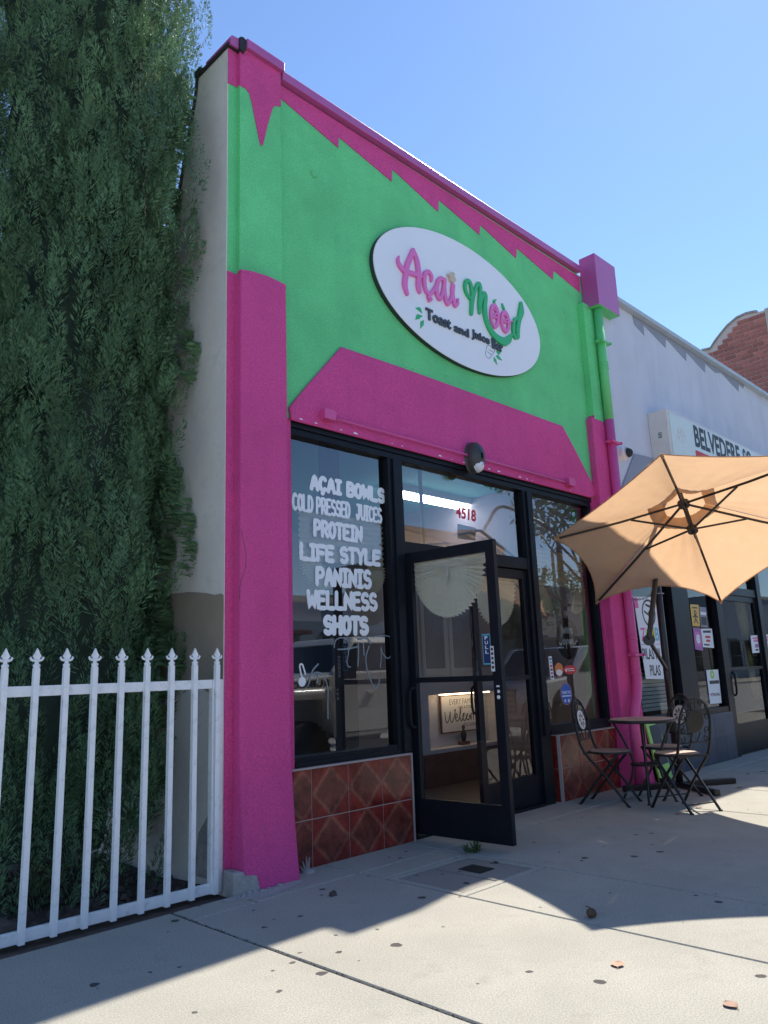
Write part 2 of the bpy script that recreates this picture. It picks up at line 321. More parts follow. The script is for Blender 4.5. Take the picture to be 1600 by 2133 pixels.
# rounded brush capitals in a unit box
GL = {
 'A': [[(0, 0), (.32, .8), (.5, 1), (.68, .8), (1, 0)], [(.2, .34), (.8, .34)]], 'B': [[(0, 0), (0, 1)], [(0, 1)]+arc(.45, .76, .45, .24, 90, -90)+[(0, .52)], [(0, .52)]+arc(.5, .26, .5, .26, 90, -90)+[(0, 0)]],
 'C': [arc(.52, .5, .52, .5, 50, 310, 18)], 'D': [[(0, 0), (0, 1)], [(0, 1)]+arc(.35, .5, .65, .5, 90, -90)+[(0, 0)]], 'E': [[(.95, 1), (0, 1), (0, 0), (.95, 0)], [(0, .52), (.8, .52)]],
 'F': [[(.95, 1), (0, 1), (0, 0)], [(0, .5), (.8, .5)]], 'H': [[(0, 0), (0, 1)], [(1, 0), (1, 1)], [(0, .5), (1, .5)]], 'I': [[(.5, 0), (.5, 1)], [(.05, 1), (.95, 1)], [(.05, 0), (.95, 0)]],
 'J': [[(.2, 1), (1, 1)], [(.7, 1), (.7, .3)]+arc(.36, .28, .34, .28, 0, -180)], 'L': [[(0, 1), (0, 0), (.95, 0)]], 'M': [[(0, 0), (.1, 1), (.5, .3), (.9, 1), (1, 0)]], 'N': [[(0, 0), (0, 1), (1, 0), (1, 1)]], 'O': [arc(.5, .5, .5, .5, 0, 360, 24)],
 'P': [[(0, 0), (0, 1)], [(0, 1)]+arc(.45, .73, .5, .27, 90, -90)+[(0, .46)]], 'R': [[(0, 0), (0, 1)], [(0, 1)]+arc(.45, .74, .5, .26, 90, -90)+[(0, .48)], [(.4, .48), (1, 0)]],
 'S': [arc(.5, .74, .45, .26, 40, 270, 12)+arc(.5, .26, .5, .26, 90, -140, 14)], 'T': [[(0, 1), (1, 1)], [(.5, 1), (.5, 0)]], 'U': [[(0, 1), (0, .4)]+arc(.5, .4, .5, .4, 180, 360, 12)+[(1, 1)]],
 'W': [[(0, 1), (.22, 0), (.5, .75), (.78, 0), (1, 1)]], 'Y': [[(0, 1), (.5, .48), (1, 1)], [(.5, .48), (.5, 0)]], 'Z': [[(0, 1), (1, 1), (0, 0), (1, 0)]], 'V': [[(0, 1), (.5, 0), (1, 1)]],
}
GL['Ç'] = GL['C']+[[(.5, -.02), (.55, -.16), (.4, -.24)]]
def brush_text(mb, txt, q, y, wid, d=.003, mi=0):  # q = bottom-left, bottom-right, top-left, top-right in x,z
    q = [np.array(p) for p in q]; adv = [.5 if c == ' ' else .72 if c == 'I' else 1.15 if c in 'WM' else 1.0 for c in txt]; gap = .40
    tot = sum(adv)+gap*(len(txt)-1); x = 0
    for c, a in zip(txt, adv):
        for st in GL.get(c, []):
            pts = []
            for (gx, gz) in (st if len(st) > 6 else smooth_lin(st)):
                u = (x+gx*a)/tot; pts.append((q[0]*(1-u)+q[1]*u)*(1-gz)+(q[2]*(1-u)+q[3]*u)*gz)
            mb.brush(pts, wid, y, d, mi)
        x += a+gap
    return mb
def smooth_lin(st):
    out = []
    for i in range(len(st)-1):
        for k in range(3): t = k/3; out.append((st[i][0]*(1-t)+st[i+1][0]*t, st[i][1]*(1-t)+st[i+1][1]*t))
    return out+[st[-1]]
def font_mesh(txt, bold=0.0, extrude=.02, shear=0.0):
    cu = bpy.data.curves.new('t', 'FONT'); cu.body = txt; cu.offset = bold; cu.extrude = extrude; cu.shear = shear; cu.resolution_u = 3
    ob = bpy.data.objects.new('t', cu); me = ob.to_mesh(); v = np.array([x.co[:] for x in me.vertices]); f = [tuple(p.vertices) for p in me.polygons]
    ob.to_mesh_clear(); bpy.data.objects.remove(ob); bpy.data.curves.remove(cu); return v, f
def font_text(mb, txt, q, y, d=.002, bold=.0, mi=0, T=None, shear=0.0):  # fitted into the quad q (x,z) on plane y, standing proud by d
    v, f = font_mesh(txt, bold, .02, shear); lo = v.min(0); hi = v.max(0); q = [np.array(p, float) for p in q]; out = []
    for p in v:
        a = (p[0]-lo[0])/(hi[0]-lo[0]+1e-9); b = (p[1]-lo[1])/(hi[1]-lo[1]+1e-9); c = (q[0]*(1-a)+q[1]*a)*(1-b)+(q[2]*(1-a)+q[3]*a)*b
        out.append((c[0], y-(d if p[2] > 0 else 0), c[1]))
    if T: out = [T(p) for p in out]
    return mb.add(out, f, mi)
def rect(x0, x1, z0, z1): return [(x0, z0), (x1, z0), (x0, z1), (x1, z1)]
# ------------------------------------------------------------------ ground
g = MB().add([(-300, -300, -.22), (300, -300, -.22), (300, 300, -.22), (-300, 300, -.22)], [(0, 1, 2, 3)]); struct(g.build('ground', 'dirt'))
g = MB().add([(-150, -15.2, -.15), (150, -15.2, -.15), (150, -3.55, -.15), (-150, -3.55, -.15)], [(0, 1, 2, 3)]); struct(g.build('road', 'asphalt'))
m = MB()
for x in range(-60, 60, 6): m.box(x, x+3, -9.45, -9.33, -.149, -.146)
struct(m.build('lane_marking', 'print_yellow'))
struct(MB().box(-150, 150, -3.55, -3.40, -.3, -.004).build('kerb', 'concrete_kerb', bevel=.02))
struct(MB().box(-150, 150, -15.35, -15.2, -.3, -.004).build('kerb', 'concrete_kerb', bevel=.02))
struct(MB().box(-150, 150, -19.5, -15.35, -.3, -.008).build('far_pavement', 'sidewalk_concrete'))
sw = struct(MB().box(-150, 150, -3.40, .6, -.3, -.022).build('sidewalk', 'dirt'))
XJ = [-9.2, -8, -6.8, -5.6, -4.4, -3.2, -1.62, -.415, .78, 1.585, 4.02, 5.25, 6.45, 7.65, 8.85, 10.05, 11.25, 12.45, 13.65, 14.85, 16.05, 17.3]
YJ = [-3.395, -.345]
def slab(x0, x1, y0, y1, gap=.005, jag=None):
    m = MB(); a, b, c, d = x0+gap, x1-gap, y0+gap, y1-gap; e = .006
    m.hexa([(a, c, -.12), (b, c, -.12), (b, d, -.12), (a, d, -.12)], [(a, c, -e), (b, c, -e), (b, d, -e), (a, d, -e)])
    m.f.pop(1); m.mi.pop()
    o = len(m.v); m.v += [(a+e, c+e, 0), (b-e, c+e, 0), (b-e, d-e, 0), (a+e, d-e, 0)]
    m.f += [(o, o+1, o+2, o+3), (4, 5, o+1, o), (5, 6, o+2, o+1), (6, 7, o+3, o+2), (7, 4, o, o+3)]; m.mi += [0]*5
    return m.build('slab', 'sidewalk_concrete', sw)
for i in range(len(XJ)-1):
    x0, x1 = XJ[i], XJ[i+1]
    if abs(x1+.415) < .01: x1 -= .003
    if abs(x0+.415) < .01: x0 += .002
    for j in range(len(YJ)-1):
        if i == 8:
            slab(x0, x1, -.565, YJ[1]); slab(x0, x1, YJ[0], -1.20); continue
        if x1 < 0: slab(x0, x1, YJ[0], -.135); continue
        slab(x0, x1, YJ[j], YJ[j+1])
    if x1 > -.1: slab(max(x0, .0), x1, YJ[1], .2)
slab(-.407, .0, -.345, -.13)
for sl in [o for o in COL.objects if o.name.startswith('slab')]:
    pass
# utility vault set in the pavement
uv = thing('utility_vault', 'concrete utility vault cover with small iron grate set in pavement before the door', 'vault cover', (1.18, -.88, 0))
def loc(o, mb): return mb
m = MB(); X0, X1, Y0, Y1 = .79-1.18, 1.575-1.18, -1.195+.88, -.57+.88; t = .05
for a in ((X0, X1, Y0, Y0+t), (X0, X1, Y1-t, Y1), (X0, X0+t, Y0+t, Y1-t), (X1-t, X1, Y0+t, Y1-t)): m.box(*a, -.1, -.001)
m.build('frame', 'sidewalk_concrete', uv, bevel=.006)
for a, b in ((X0+t+.012, -.022), (-.010, X1-t-.012)): MB().box(a, b, Y0+t+.012, Y1-t-.012, -.1, -.007).build('lid', 'lid_concrete', uv, bevel=.006)
gr = MB().box(1.235-1.18, 1.385-1.18, -.955+.88, -.775+.88, -.0065, -.003).build('grate', 'iron_cover', uv, bevel=.002)
m = MB()
for k in range(7):
    x = .062+k*.02; m.box(x, x+.011, -.07, .1, -.003, .0005)
m.build('bar', 'iron_cover', gr)
m = MB(); rr = random.Random(5)
for k in range(600):
    y = rr.uniform(-3.3, -.15); x = -.416+rr.gauss(0, .004); s = rr.uniform(.002, .006); a = rr.uniform(0, 6); z = -.012+rr.uniform(0, .012)
    m.add([(x+math.cos(a+q)*s*rr.uniform(.6, 1.2), y+math.sin(a+q)*s*1.5, z) for q in (0, 1.57, 3.14, 4.71)]+[(x, y, z+s*.6)], [(0, 1, 4), (1, 2, 4), (2, 3, 4), (3, 0, 4)])
tag(m.build('joint_debris', 'tar'), 'dark dirt and grit packed into the wide pavement joint', 'dirt', kind='stuff')
# weed in the joint, dry leaves, seed pod, bottle-cap litter
m = MB()
for k in range(60):
    a = random.uniform(0, 6.28); l = random.uniform(.03, .09); h = random.uniform(.015, .07); bx, by = random.uniform(-.07, .07), random.uniform(-.03, .03); ww = .006
    p = (bx+math.cos(a)*l, by+math.sin(a)*l, h); q = (-math.sin(a)*ww, math.cos(a)*ww)
    m.add([(bx, by, 0), ((bx+p[0])/2+q[0], (by+p[1])/2+q[1], h*.8), p, ((bx+p[0])/2-q[0], (by+p[1])/2-q[1], h*.8)], [(0, 1, 2, 3)])
wd = m.build('weed', 'green_weed', loc=on(985, 1776, 2, 0)); tag(wd, 'small green weed growing at the edge of the utility vault', 'weed')
def leaf(px, s, rz, label):
    p = on(px[0], px[1], 2, .003); m = MB(); pts = []; n = 9
    for i in range(n):
        t = i/(n-1); wv = .42*math.sin(math.pi*t)**.8+.02; zz = .03*math.sin(3*t+rz)+.05*t*t
        pts.append(((t-.5)*s, wv*s, (zz+.05)*s)); pts.append(((t-.5)*s, 0, zz*s*.8)); pts.append(((t-.5)*s, -wv*s, (zz+.07)*s))
    f = []
    for i in range(n-1):
        for k in range(2): f.append((i*3+k, i*3+k+1, i*3+k+4, i*3+k+3))
    m.add(pts, f); m.tube([(-.5*s, 0, .0), (-.75*s, .04*s, .03*s)], .02*s, 5)
    o = m.build('dry_leaf', 'dry_leaf', loc=p, smooth=True); o.rotation_euler = (0, 0, rz); tag(o, label, 'leaf', 'dry leaves on the pavement')
leaf((1287, 2010), .062, .5, 'curled dry brown leaf lying on sunlit pavement, nearer the utility vault')
leaf((1522, 2094), .06, 1.1, 'pale reddish dry leaf lying flat on sunlit pavement away from the vault')
for i, px in enumerate(((1412, 1695), (1432, 1690), (1455, 1682), (1558, 1612), (1590, 1607), (1470, 1640), (1540, 1640))): leaf(px, .055, i*1.3, 'small dark dry leaf on the pavement by the umbrella base')
m = MB(); m.lathe([(.004, .0), (.02, .006), (.027, .02), (.022, .034), (.008, .042)], 10); m.tube([(0, 0, .04), (-.015, .01, .052), (-.03, .012, .055)], .003, 5)
tag(m.build('seed_pod', 'bark', loc=on(1233, 1911, 2, 0), smooth=True), 'dark round seed pod lying just inside the umbrella shadow', 'seed pod')
m = MB(); m.hexa([(-.022, -.014, 0), (.02, -.018, 0), (.026, .014, 0), (-.016, .018, 0)], [(-.018, -.01, .02), (.014, -.014, .024), (.018, .01, .026), (-.01, .014, .018)])
tag(m.build('stone_chip', 'stone', loc=on(693, 1866, 2, 0)), 'small dark stone chip on shaded pavement before the pink pilaster', 'stone')
m = MB(); m.lathe([(.05, 0), (.045, .012), (.02, .02)], 9)
for dx, h, ln in ((-.012, .07, -.02), (.0, .095, .0), (.012, .085, .012), (-.025, .045, -.03)): m.tube([(dx, 0, .01), (dx+ln*.5, .004, h*.6), (dx+ln, .006, h)], [.008, .006, .002], 5)
tag(m.build('mortar_clump', 'broken_concrete', loc=on(640, 1817, 2, 0)), 'dried grey mortar clump against the tiles at the pink pilaster foot', 'mortar')
# ------------------------------------------------------------------ yard behind the fence
nx, ny = 70, 50; v = []; f = []
for j in range(ny):
    for i in range(nx):
        x = -9+9.0*i/(nx-1); y = -.13+7.0*(j/(ny-1))**1.5; z = -.035+.03*math.sin(x*7+y*3)*math.sin(y*5)+.012*random.random()+(.02*y if y < 2 else .04)
        if y < 0.02: z = -.03
        v.append((x, y, z))
for j in range(ny-1):
    for i in range(nx-1): a = j*nx+i; f.append((a, a+1, a+nx+1, a+nx))
struct(MB().add(v, f).build('yard_ground', 'dirt', smooth=True))
m = MB()
for k in range(700):
    x = random.uniform(-2.2, -.03); y = random.uniform(.06, 1.6); s = random.uniform(.01, .035); z = .0+.018*y; a = random.uniform(0, 6); ca, sa = math.cos(a)*s, math.sin(a)*s; h = s*random.uniform(.15, .4)
    m.hexa([(x-ca, y-sa, z-.02), (x+sa, y-ca, z-.02), (x+ca, y+sa, z-.02), (x-sa, y+ca, z-.02)], [(x-ca*.6, y-sa*.7, z+h), (x+sa*.5, y-ca*.6, z+h*.7), (x+ca*.7, y+sa*.6, z+h), (x-sa*.5, y+ca*.7, z+h*.8)])
o = m.build('gravel', 'stone'); tag(o, 'loose stones, bark and leaf litter on the soil behind the fence', 'gravel', kind='stuff')
for k, (x, y, s) in enumerate(((-1.25, .25, .16), (-1.6, .5, .12))):
    m = MB(); m.lathe([(s*.7, -.03), (s, s*.15), (s*.85, s*.4), (s*.4, s*.58)], 9)
    for i, p in enumerate(m.v): m.v[i] = (p[0]*(1+.2*math.sin(i*2.3)), p[1]*(1+.2*math.cos(i*1.7)), p[2])
    tag(m.build('yard_rock', 'stone', loc=(x, y, .0)), ('larger' if k == 0 else 'smaller')+' reddish rock on the soil behind the white fence', 'rock', 'rocks in the yard')
# ------------------------------------------------------------------ the shop
shop = thing('shop_building', 'bright green and magenta stucco shop with open glass door and oval sign', 'building', (0, 0, 0))
GP, PP = 'green_stucco', 'pink_stucco'
def part(name, mb, mats, **k): return mb.build(name, mats, shop, **k)
m = MB(); m.box(0, 5.30, 0, .25, 3.062, 5.835); part('facade_wall', m, GP)
m = MB(); m.box(0, .55, .002, .25, 0, 3.06); part('facade_pier', m, PP); m = MB(); m.box(4.765, 5.30, .002, .25, 0, 3.06); part('facade_pier', m, PP)
# side wall with patches
SW = [(.0, -.05), (.0, 5.865), (.405, 5.865), (.42, 5.74), (.475, 5.52), (.555, 5.34), (.60, 5.12), (.72, 4.75), (.95, 4.45), (1.3, 4.32), (9, 4.25), (9, -.05)]
m = MB(); m.prism(SW[::-1], -.006, -.0005, axis=0); m.prism([(a if a else .2505, b) for a, b in SW][::-1], -.0004, .20, axis=0); part('side_wall', m, 'beige_stucco')
def blob(pts, n=5): return [tuple(p) for p in smoothpath(list(pts)+[pts[0]], n)[:-1]]
m = MB(); m.prism([(.0, 1.15), (.0, 1.75), (.03, 1.765), (.1, 1.762), (.2, 1.785), (.3, 1.80), (.42, 1.815), (.8, 1.83), (.8, 1.22), (.5, 1.17), (.3, 1.2), (.12, 1.13)][::-1], -.011, -.0062, axis=0)
part('wall_patch', m, 'tan_patch')
m = MB(); m.prism([(.02, 0.05), (.03, .45), (.1, .52), (.14, .42), (.25, .3), (.3, .05)][::-1], -.0155, -.0112, axis=0); part('wall_patch', m, 'broken_concrete')
# tar edge of the flat roof seen over the side wall
m = MB(); tp = [(-.03, 5.866)]+SW[2:10]; v = []; f = []
for i, (a, b) in enumerate(tp):
    k = .02 if i else 0; v += [(-.022, a, b), (.22, a, b), (.22, a+k, b+.026+.010*math.sin(i*2.4)), (-.022, a+k, b+.026+.010*math.sin(i*2.4))]
for i in range(len(tp)-1):
    for k in range(4): k2 = (k+1) % 4; f.append((i*4+k, (i+1)*4+k, (i+1)*4+k2, i*4+k2))
f += [(0, 1, 2, 3), tuple(range(4*len(tp)-1, 4*len(tp)-5, -1))]; m.add(v, f); m.box(-.024, .05, .36, .44, 5.88, 5.935); part('roof_edge', m, 'tar')
m = MB(); m.box(.21, 5.3, .26, 9, 4.15, 4.2); part('roof', m, 'roof_flat')
# left pilaster: green above, magenta below with a flared foot
m = MB(); m.box(.08, .46, -.035, -.001, 4.02, 5.93); part('pilaster', m, GP)
prof = [(.083, 4.02), (.083, .95), (.092, .66), (.118, .33), (.143, .12), (.163, -.01)]
def flare(x0, x1, pr, bulge=.05):
    m = MB(); n = len(pr); v = []
    for d, z in pr: v += [(x0-(d-pr[0][0])*.1, -.001, z), (x0-(d-pr[0][0])*.1, -d, z), (x1, -d, z), (x1, -.001, z)]
    f = []
    for i in range(n-1):
        for k in range(3): f.append((i*4+k, (i+1)*4+k, (i+1)*4+k+1, i*4+k+1))
    f += [(0, 1, 2, 3), tuple(range(4*n-1, 4*n-5, -1))]
    m.add(v, f); return m
part('pilaster', flare(.062, .46, prof), PP, bevel=.014)
m = MB(); m.prism([(.062, 4.015), (.46, 4.015), (.46, 4.055), (.3, 4.065), (.15, 4.05), (.062, 4.03)], -.078, -.036); part('pilaster_cap', m, PP)
m = MB(); m.box(.0, .079, -.006, -.0005, 4.0, 4.028); m.box(.0, .0615, -.006, .0, .02, 4.0); part('pilaster_edge', m, PP)
m = MB(); m.v = []; c4 = crop((370, 60), 6.957)
fr = [(940, 330), (1475, 700), (1473, 1105), (1410, 1115), (1380, 1150), (1340, 1280), (1300, 1420), (1240, 1680), (1215, 1697), (1190, 1640), (1130, 1340), (1075, 1060), (1040, 930), (990, 862), (940, 842)]
def fpoly(pts, cr, y, ccw=True):
    q = [on(*cr(a, b), 1, y) for a, b in pts]; q = [(p[0], p[2]) for p in q]
    area = sum(q[i][0]*q[(i+1) % len(q)][1]-q[(i+1) % len(q)][0]*q[i][1] for i in range(len(q)))
    return q if area > 0 else q[::-1]
q = fpoly(fr, c4, -.04); q = [(.0795 if a < .1 else .4605 if a > .44 else a, 5.904 if b > 5.6 else b) for a, b in q]; m.prism(q, -.040, -.0352); zl = on(*c4(940, 842), 1, -.03)[2]; m.box(.0785, .0798, -.0400, -.0055, zl, 5.904)
q = fpoly([(718, 330), (862, 330), (862, 846), (800, 815), (718, 775)], c4, -.004); q = [(-.006 if a < .03 else .0784 if a > .06 else a, 5.867 if b > 5.6 else b) for a, b in q]; m.prism(q, -.005, -.0005); part('drip_paint', m, PP)
# copings
m = MB(); m.box(.47, 4.94, -.055, .29, 5.845, 5.925); part('coping', m, 'violet_metal', bevel=.006)
m = MB(); m.box(.12, .475, -.075, .29, 5.905, 5.985); part('coping', m, 'violet_metal', bevel=.006)
m = MB(); m.prism([(-.012, 5.868), (.06, 5.872), (.062, 5.962), (-.0, 5.952), (-.014, 5.93)], -.045, .29); part('coping', m, 'violet_metal'); m = MB(); m.prism([(.0625, 5.868), (.10, 5.85), (.118, 5.88), (.118, 5.975), (.09, 5.985), (.0625, 5.968)], -.06, .29); part('torn_coping', m, 'tar')
ident = lambda a, b: (a, b)
zz = [(583, 176), (1207, 577), (1209, 610), (1153, 563), (1152, 582), (1077, 517), (1075, 538), (1000, 468), (999, 489), (914, 416), (913, 441), (817, 352), (816, 378), (705.5, 285), (705, 308), (583, 203)]
m = MB(); m.prism(fpoly(zz, ident, -.004), -.006, -.0005); part('zigzag_band', m, PP)
hd = [(603, 848), (640, 803), (712, 722), (840, 766), (1000, 824), (1172, 887), (1203, 945), (1246, 1030), (1231, 1036.5), (607, 874)]
m = MB(); m.prism(fpoly(hd, ident, -.022), -.024, -.0005); part('hood_panel', m, PP, bevel=.008)
# small scars in the stucco
for px in ((655, 363), (930, 783), (1175, 652), (860, 770), (1150, 885)):
    p = on(*px, 1, -.003); m = MB(); m.lathe([(.035, -.0), (.03, -.006), (.012, -.004)], 9, axis='y')
    for i, q in enumerate(m.v): m.v[i] = (q[0]*(1+.25*math.sin(i*2.1)), q[1], q[2]*(1+.2*math.cos(i*1.3)))
    if px[0] != 655: m.v = [(a*.3, b, c*.3) for a, b, c in m.v]
    part('stucco_scar', m, 'green_paint', loc=p)
# right pilaster
m = MB(); m.box(4.86, 5.299, -.075, -.001, 3.985, 5.42); part('pilaster', m, GP)
part('pilaster', flare(4.80, 5.255, [(.082, 3.985), (.082, .95), (.092, .66), (.115, .33), (.14, .12), (.16, -.01)]), PP, bevel=.014)
m = MB(); m.box(4.852, 4.8595, -.079, -.0005, 3.9855, 4.02); part('pilaster_cap', m, PP)
# broken block at the foot of the left pilaster
m = MB(); v = []
rr = random.Random(3)
m.hexa([(-.02, -.14, -.02), (.10, -.175, -.02), (.10, -.02, -.02), (-.02, -.02, -.02)], [(-.012, -.125, .115), (.045, -.15, .12), (.05, -.02, .12), (-.012, -.02, .125)])
m.hexa([(.10, -.1765, -.02), (.15, -.178, -.02), (.15, -.03, -.02), (.10, -.03, -.02)], [(.046, -.155, .10), (.13, -.165, .085), (.13, -.03, .09), (.052, -.03, .1)])
for k in range(16):
    x = rr.uniform(-.06, .35); y = -.17-rr.uniform(0, .05); s = rr.uniform(.008, .024); m.hexa([(x-s, y-s, -.01), (x+s, y-s*.7, -.01), (x+s*.8, y+s, -.01), (x-s, y+s*.8, -.01)], [(x-s*.5, y-s*.6, s*.7), (x+s*.5, y-s*.4, s*.9), (x+s*.5, y+s*.6, s*.8), (x-s*.6, y+s*.5, s*.5)])
part('broken_footing', m, 'broken_concrete', bevel=.006)
m = MB(); m.prism(blob([(-.12, -.21), (.1, -.30), (.34, -.26), (.44, -.21), (.40, -.165), (.1, -.17), (-.1, -.16)], 4), .001, .004, axis=2); part('plaster_smear', m, 'concrete_kerb')
# hairline crack, chipped paint over the frame
m = MB(); q = [on(u, v, 1, -.0835) for u, v in smoothpath([(503, 1105), (509, 1135), (513, 1165), (508, 1195), (500, 1220), (499, 1250)], 3)]; m.brush([(p[0], p[2]) for p in q], .0018, -.0832, .0008); part('crack', m, 'counter_wood')
rr = random.Random(9)
for k in range(16):
    x = rr.uniform(.6, 4.7); w_ = rr.uniform(.006, .03); part('paint_chip', MB().prism([(x-w_, 3.0605), (x+w_, 3.0605), (x+w_*.6, 3.0605+w_*.35), (x-w_*.3, 3.0605+w_*.5)], -.027, -.0245), 'white_vinyl')
# tiled bulkheads
def tile_set(xs, zs, ydep=.0):
    for i in range(len(xs)-1):
        for j in range(len(zs)-1):
            w2 = (xs[i+1]-xs[i])/2-.0032; h2 = (zs[j+1]-zs[j])/2-.0032
            o = MB().box(-w2, w2, -.002, .006, -h2, h2).build('tile', 'red_tile', shop, bevel=.0015, loc=((xs[i]+xs[i+1])/2, ydep+.0, (zs[j]+zs[j+1])/2))
tile_set([.53, .69, 1.022, 1.355, 1.664], [.0, .300, .618]); tile_set([3.718, 4.05, 4.385, 4.79], [.0, .298, .592])
part('bulkhead', MB().box(.51, 1.662, .002, .16, -.02, .616), 'grout'); part('bulkhead', MB().box(3.712, 4.795, .002, .16, -.02, .590), 'grout')
for bx in ((.50, 1.676, -.009, .05, .6185, .630), (1.6645, 1.676, -.009, .05, .0, .6184), (3.700, 4.80, -.009, .05, .5925, .604), (3.700, 3.7155, -.010, .02, .0, .5924)): part('bulkhead_trim', MB().box(*bx), 'grout')
m = MB(); m.box(3.701, 3.7115, .021, .11, .0, .29); m.box(3.701, 3.7115, .021, .11, .296, .592); part('return_tile', m, 'red_tile')
# storefront frame
BA = 'black_aluminium'
m = MB(); m.box(.54, 4.775, .012, .14, 3.005, 3.0605); m.box(.54, 4.775, .028, .13, 2.955, 3.004)
m.box(.53, .575, .03, .13, .632, 2.954); m.box(1.565, 1.735, .025, .135, .632, 2.954); m.box(1.677, 1.735, .026, .134, .0, .631)
m.box(3.462, 3.625, .025, .135, .0, 2.954); m.box(4.72, 4.775, .03, .13, .605, 2.954)
m.box(.575, 1.564, .03, .13, .632, .70); m.box(.575, 1.564, .018, .03, .634, .665); m.box(3.626, 4.719, .03, .13, .606, .695); m.box(3.626, 4.719, .018, .03, .608, .65)
m.box(1.736, 3.461, .03, .13, 2.165, 2.275); m.box(1.736, 3.461, .02, .2, -.01, .022); m.box(1.61, 1.69, .005, .0249, .64, 2.95); m.box(3.51, 3.58, .005, .0249, .61, 2.95)
part('storefront_frame', m, BA, bevel=.003)
def pane(x0, x1, z0, z1, y=.08, name='window_pane', mt='shop_glass'):
    return MB().add([(x0, y, z0), (x1, y, z0), (x1, y, z1), (x0, y, z1)], [(0, 1, 2, 3)]).build(name, mt, shop)
wl = pane(.575, 1.565, .70, 2.955); wt = pane(1.735, 3.462, 2.275, 2.955); wr = pane(3.625, 4.72, .695, 2.955)
# lettering on the left pane
c3 = crop((580, 860), 3.81)
LN = [('AÇAI BOWLS', (262, 598), (836, 708), (262, 500), (836, 615), .0182), ('COLD PRESSED  JUICES', (115, 762), (815, 871), (115, 640), (815, 764), .0116), ('PROTEIN', (288, 966), (657, 1021), (288, 854), (657, 914), .0165),
      ('LIFE STYLE', (180, 1156), (800, 1204), (180, 1042), (800, 1104), .0182), ('PANINIS', (306, 1356), (728, 1386), (306, 1232), (728, 1262), .0175), ('WELLNESS', (235, 1546), (775, 1561), (235, 1418), (775, 1442), .0172), ('SHOTS', (368, 1746), (703, 1750), (368, 1622), (703, 1632), .0205)]
YG = .079
for t, bl, br, tl, tr, wd_ in LN:
    q = [on(*c3(*p), 1, YG) for p in (bl, br, tl, tr)]; q = [(p[0], p[2]) for p in q]
    brush_text(MB(), t, q, YG, wd_, .0015).build('lettering', 'white_vinyl', wl, label='white vinyl words '+t.lower().replace('ç', 'c'))
# marker doodles on the left pane
c7 = crop((600, 1300), 6.154)
DO = [([(255, 800), (290, 690), (350, 620), (430, 640), (490, 740), (512, 860), (510, 1000), (512, 1210)], 5), ([(280, 700), (320, 590), (385, 515)], 7), ([(390, 640), (370, 760)], 6), ([(640, 325), (740, 320), (900, 290)], 6), ([(590, 300), (610, 210), (680, 175), (750, 200), (780, 260)], 5),
      ([(770, 300), (775, 380), (755, 470), (770, 540), (800, 550)], 5), ([(900, 230), (905, 380), (895, 540)], 6), ([(965, 240), (975, 400)], 6), ([(1040, 280), (1000, 420), (1010, 560), (1060, 720), (1115, 830), (1165, 760), (1170, 690)], 5), ([(1190, 300), (1215, 380), (1280, 440), (1325, 390), (1340, 300)], 5), ([(1350, 280), (1330, 190), (1260, 150), (1100, 160)], 4), ([(1190, 300), (1195, 440), (1180, 560)], 4), ([(900, 190), (1000, 180), (1060, 240)], 9)]
m = MB()
for pts, wpx in DO:
    q = [on(*c7(a, b), 1, YG) for a, b in smoothpath(pts, 5)]; m = MB(); m.brush([(p[0], p[2]) for p in q], wpx*.0009, YG, .001); m.build('marker_stroke', 'grey_marker', wl)
m = MB(); q = [on(*c7(a, b), 1, YG) for a, b in smoothpath([(180, 690), (150, 540), (180, 515), (205, 580), (222, 640)], 5)]; m.brush([(p[0], p[2]) for p in q], .006, YG, .001)
p = on(*c7(180, 740), 1, YG); m.lathe([(.033, -.0015), (.033, .0)], 16, c=(p[0], p[1], p[2]), axis='y'); m.build('drawn_cherry', 'white_vinyl', wl)
# number and notice on the transom
cc = crop((830, 980), 3.556)
def Q(cr, y, *pts): return [(lambda p: (p[0], p[2]))(on(*cr(a, b), 1, y)) for a, b in pts]
font_text(MB(), '4518', Q(cc, YG, (425, 347), (575, 383), (425, 262), (575, 295)), YG, .001, .035).build('street_number', 'red_vinyl', wt)
MB().prism([(a, b) for a, b in (lambda q: (q[0], q[1], q[3], q[2]))(Q(cc, .085, (435, 505), (570, 520), (435, 395), (570, 425)))], .0815, .0825).build('notice', 'paper_white', wt)
p = on(940, 984, 1, .086); m = MB(); m.lathe([(.075, .0), (.075, .004)], 20, c=(p[0], .084, p[2]), axis='y'); m.build('green_disc', 'green_weed', wt)
# stickers on the right pane
m = MB(); q = Q(cc, YG, (1128, 1550), (1154, 1548), (1110, 1378), (1134, 1376)); m.prism([q[0], q[1], q[3], q[2]], YG-.001, YG-.0002); st = m.build('sticker_strip', 'paper_white', wr)
for k, c in enumerate(('sticker_blue', 'print_cyan', 'sticker_red', 'print_black', 'print_purple', 'print_black')):
    t0 = .06+k*.155; z0 = q[2][1]+(q[0][1]-q[2][1])*t0; z1 = q[2][1]+(q[0][1]-q[2][1])*(t0+.09); xa = q[2][0]+(q[0][0]-q[2][0])*t0; MB().box(xa+.015, xa+.05, YG-.002, YG-.0012, z1, z0).build('sticker_strip', c, wr)
def disc(px, rx, rz, c, name='round_sticker'):
    p = on(*cc(*px), 1, YG); m = MB(); m.lathe([(1, -.001), (1, -.0002)], 24, axis='y'); m.v = [(a*rx+p[0], b+YG, z*rz+p[2]) for a, b, z in m.v]; return m.build(name, c, wr), p
disc((1190, 1475), .075, .066, 'sticker_orange'); o, p = disc((1190, 1497), .055, .03, 'paper_white'); o.location.y = -.0015
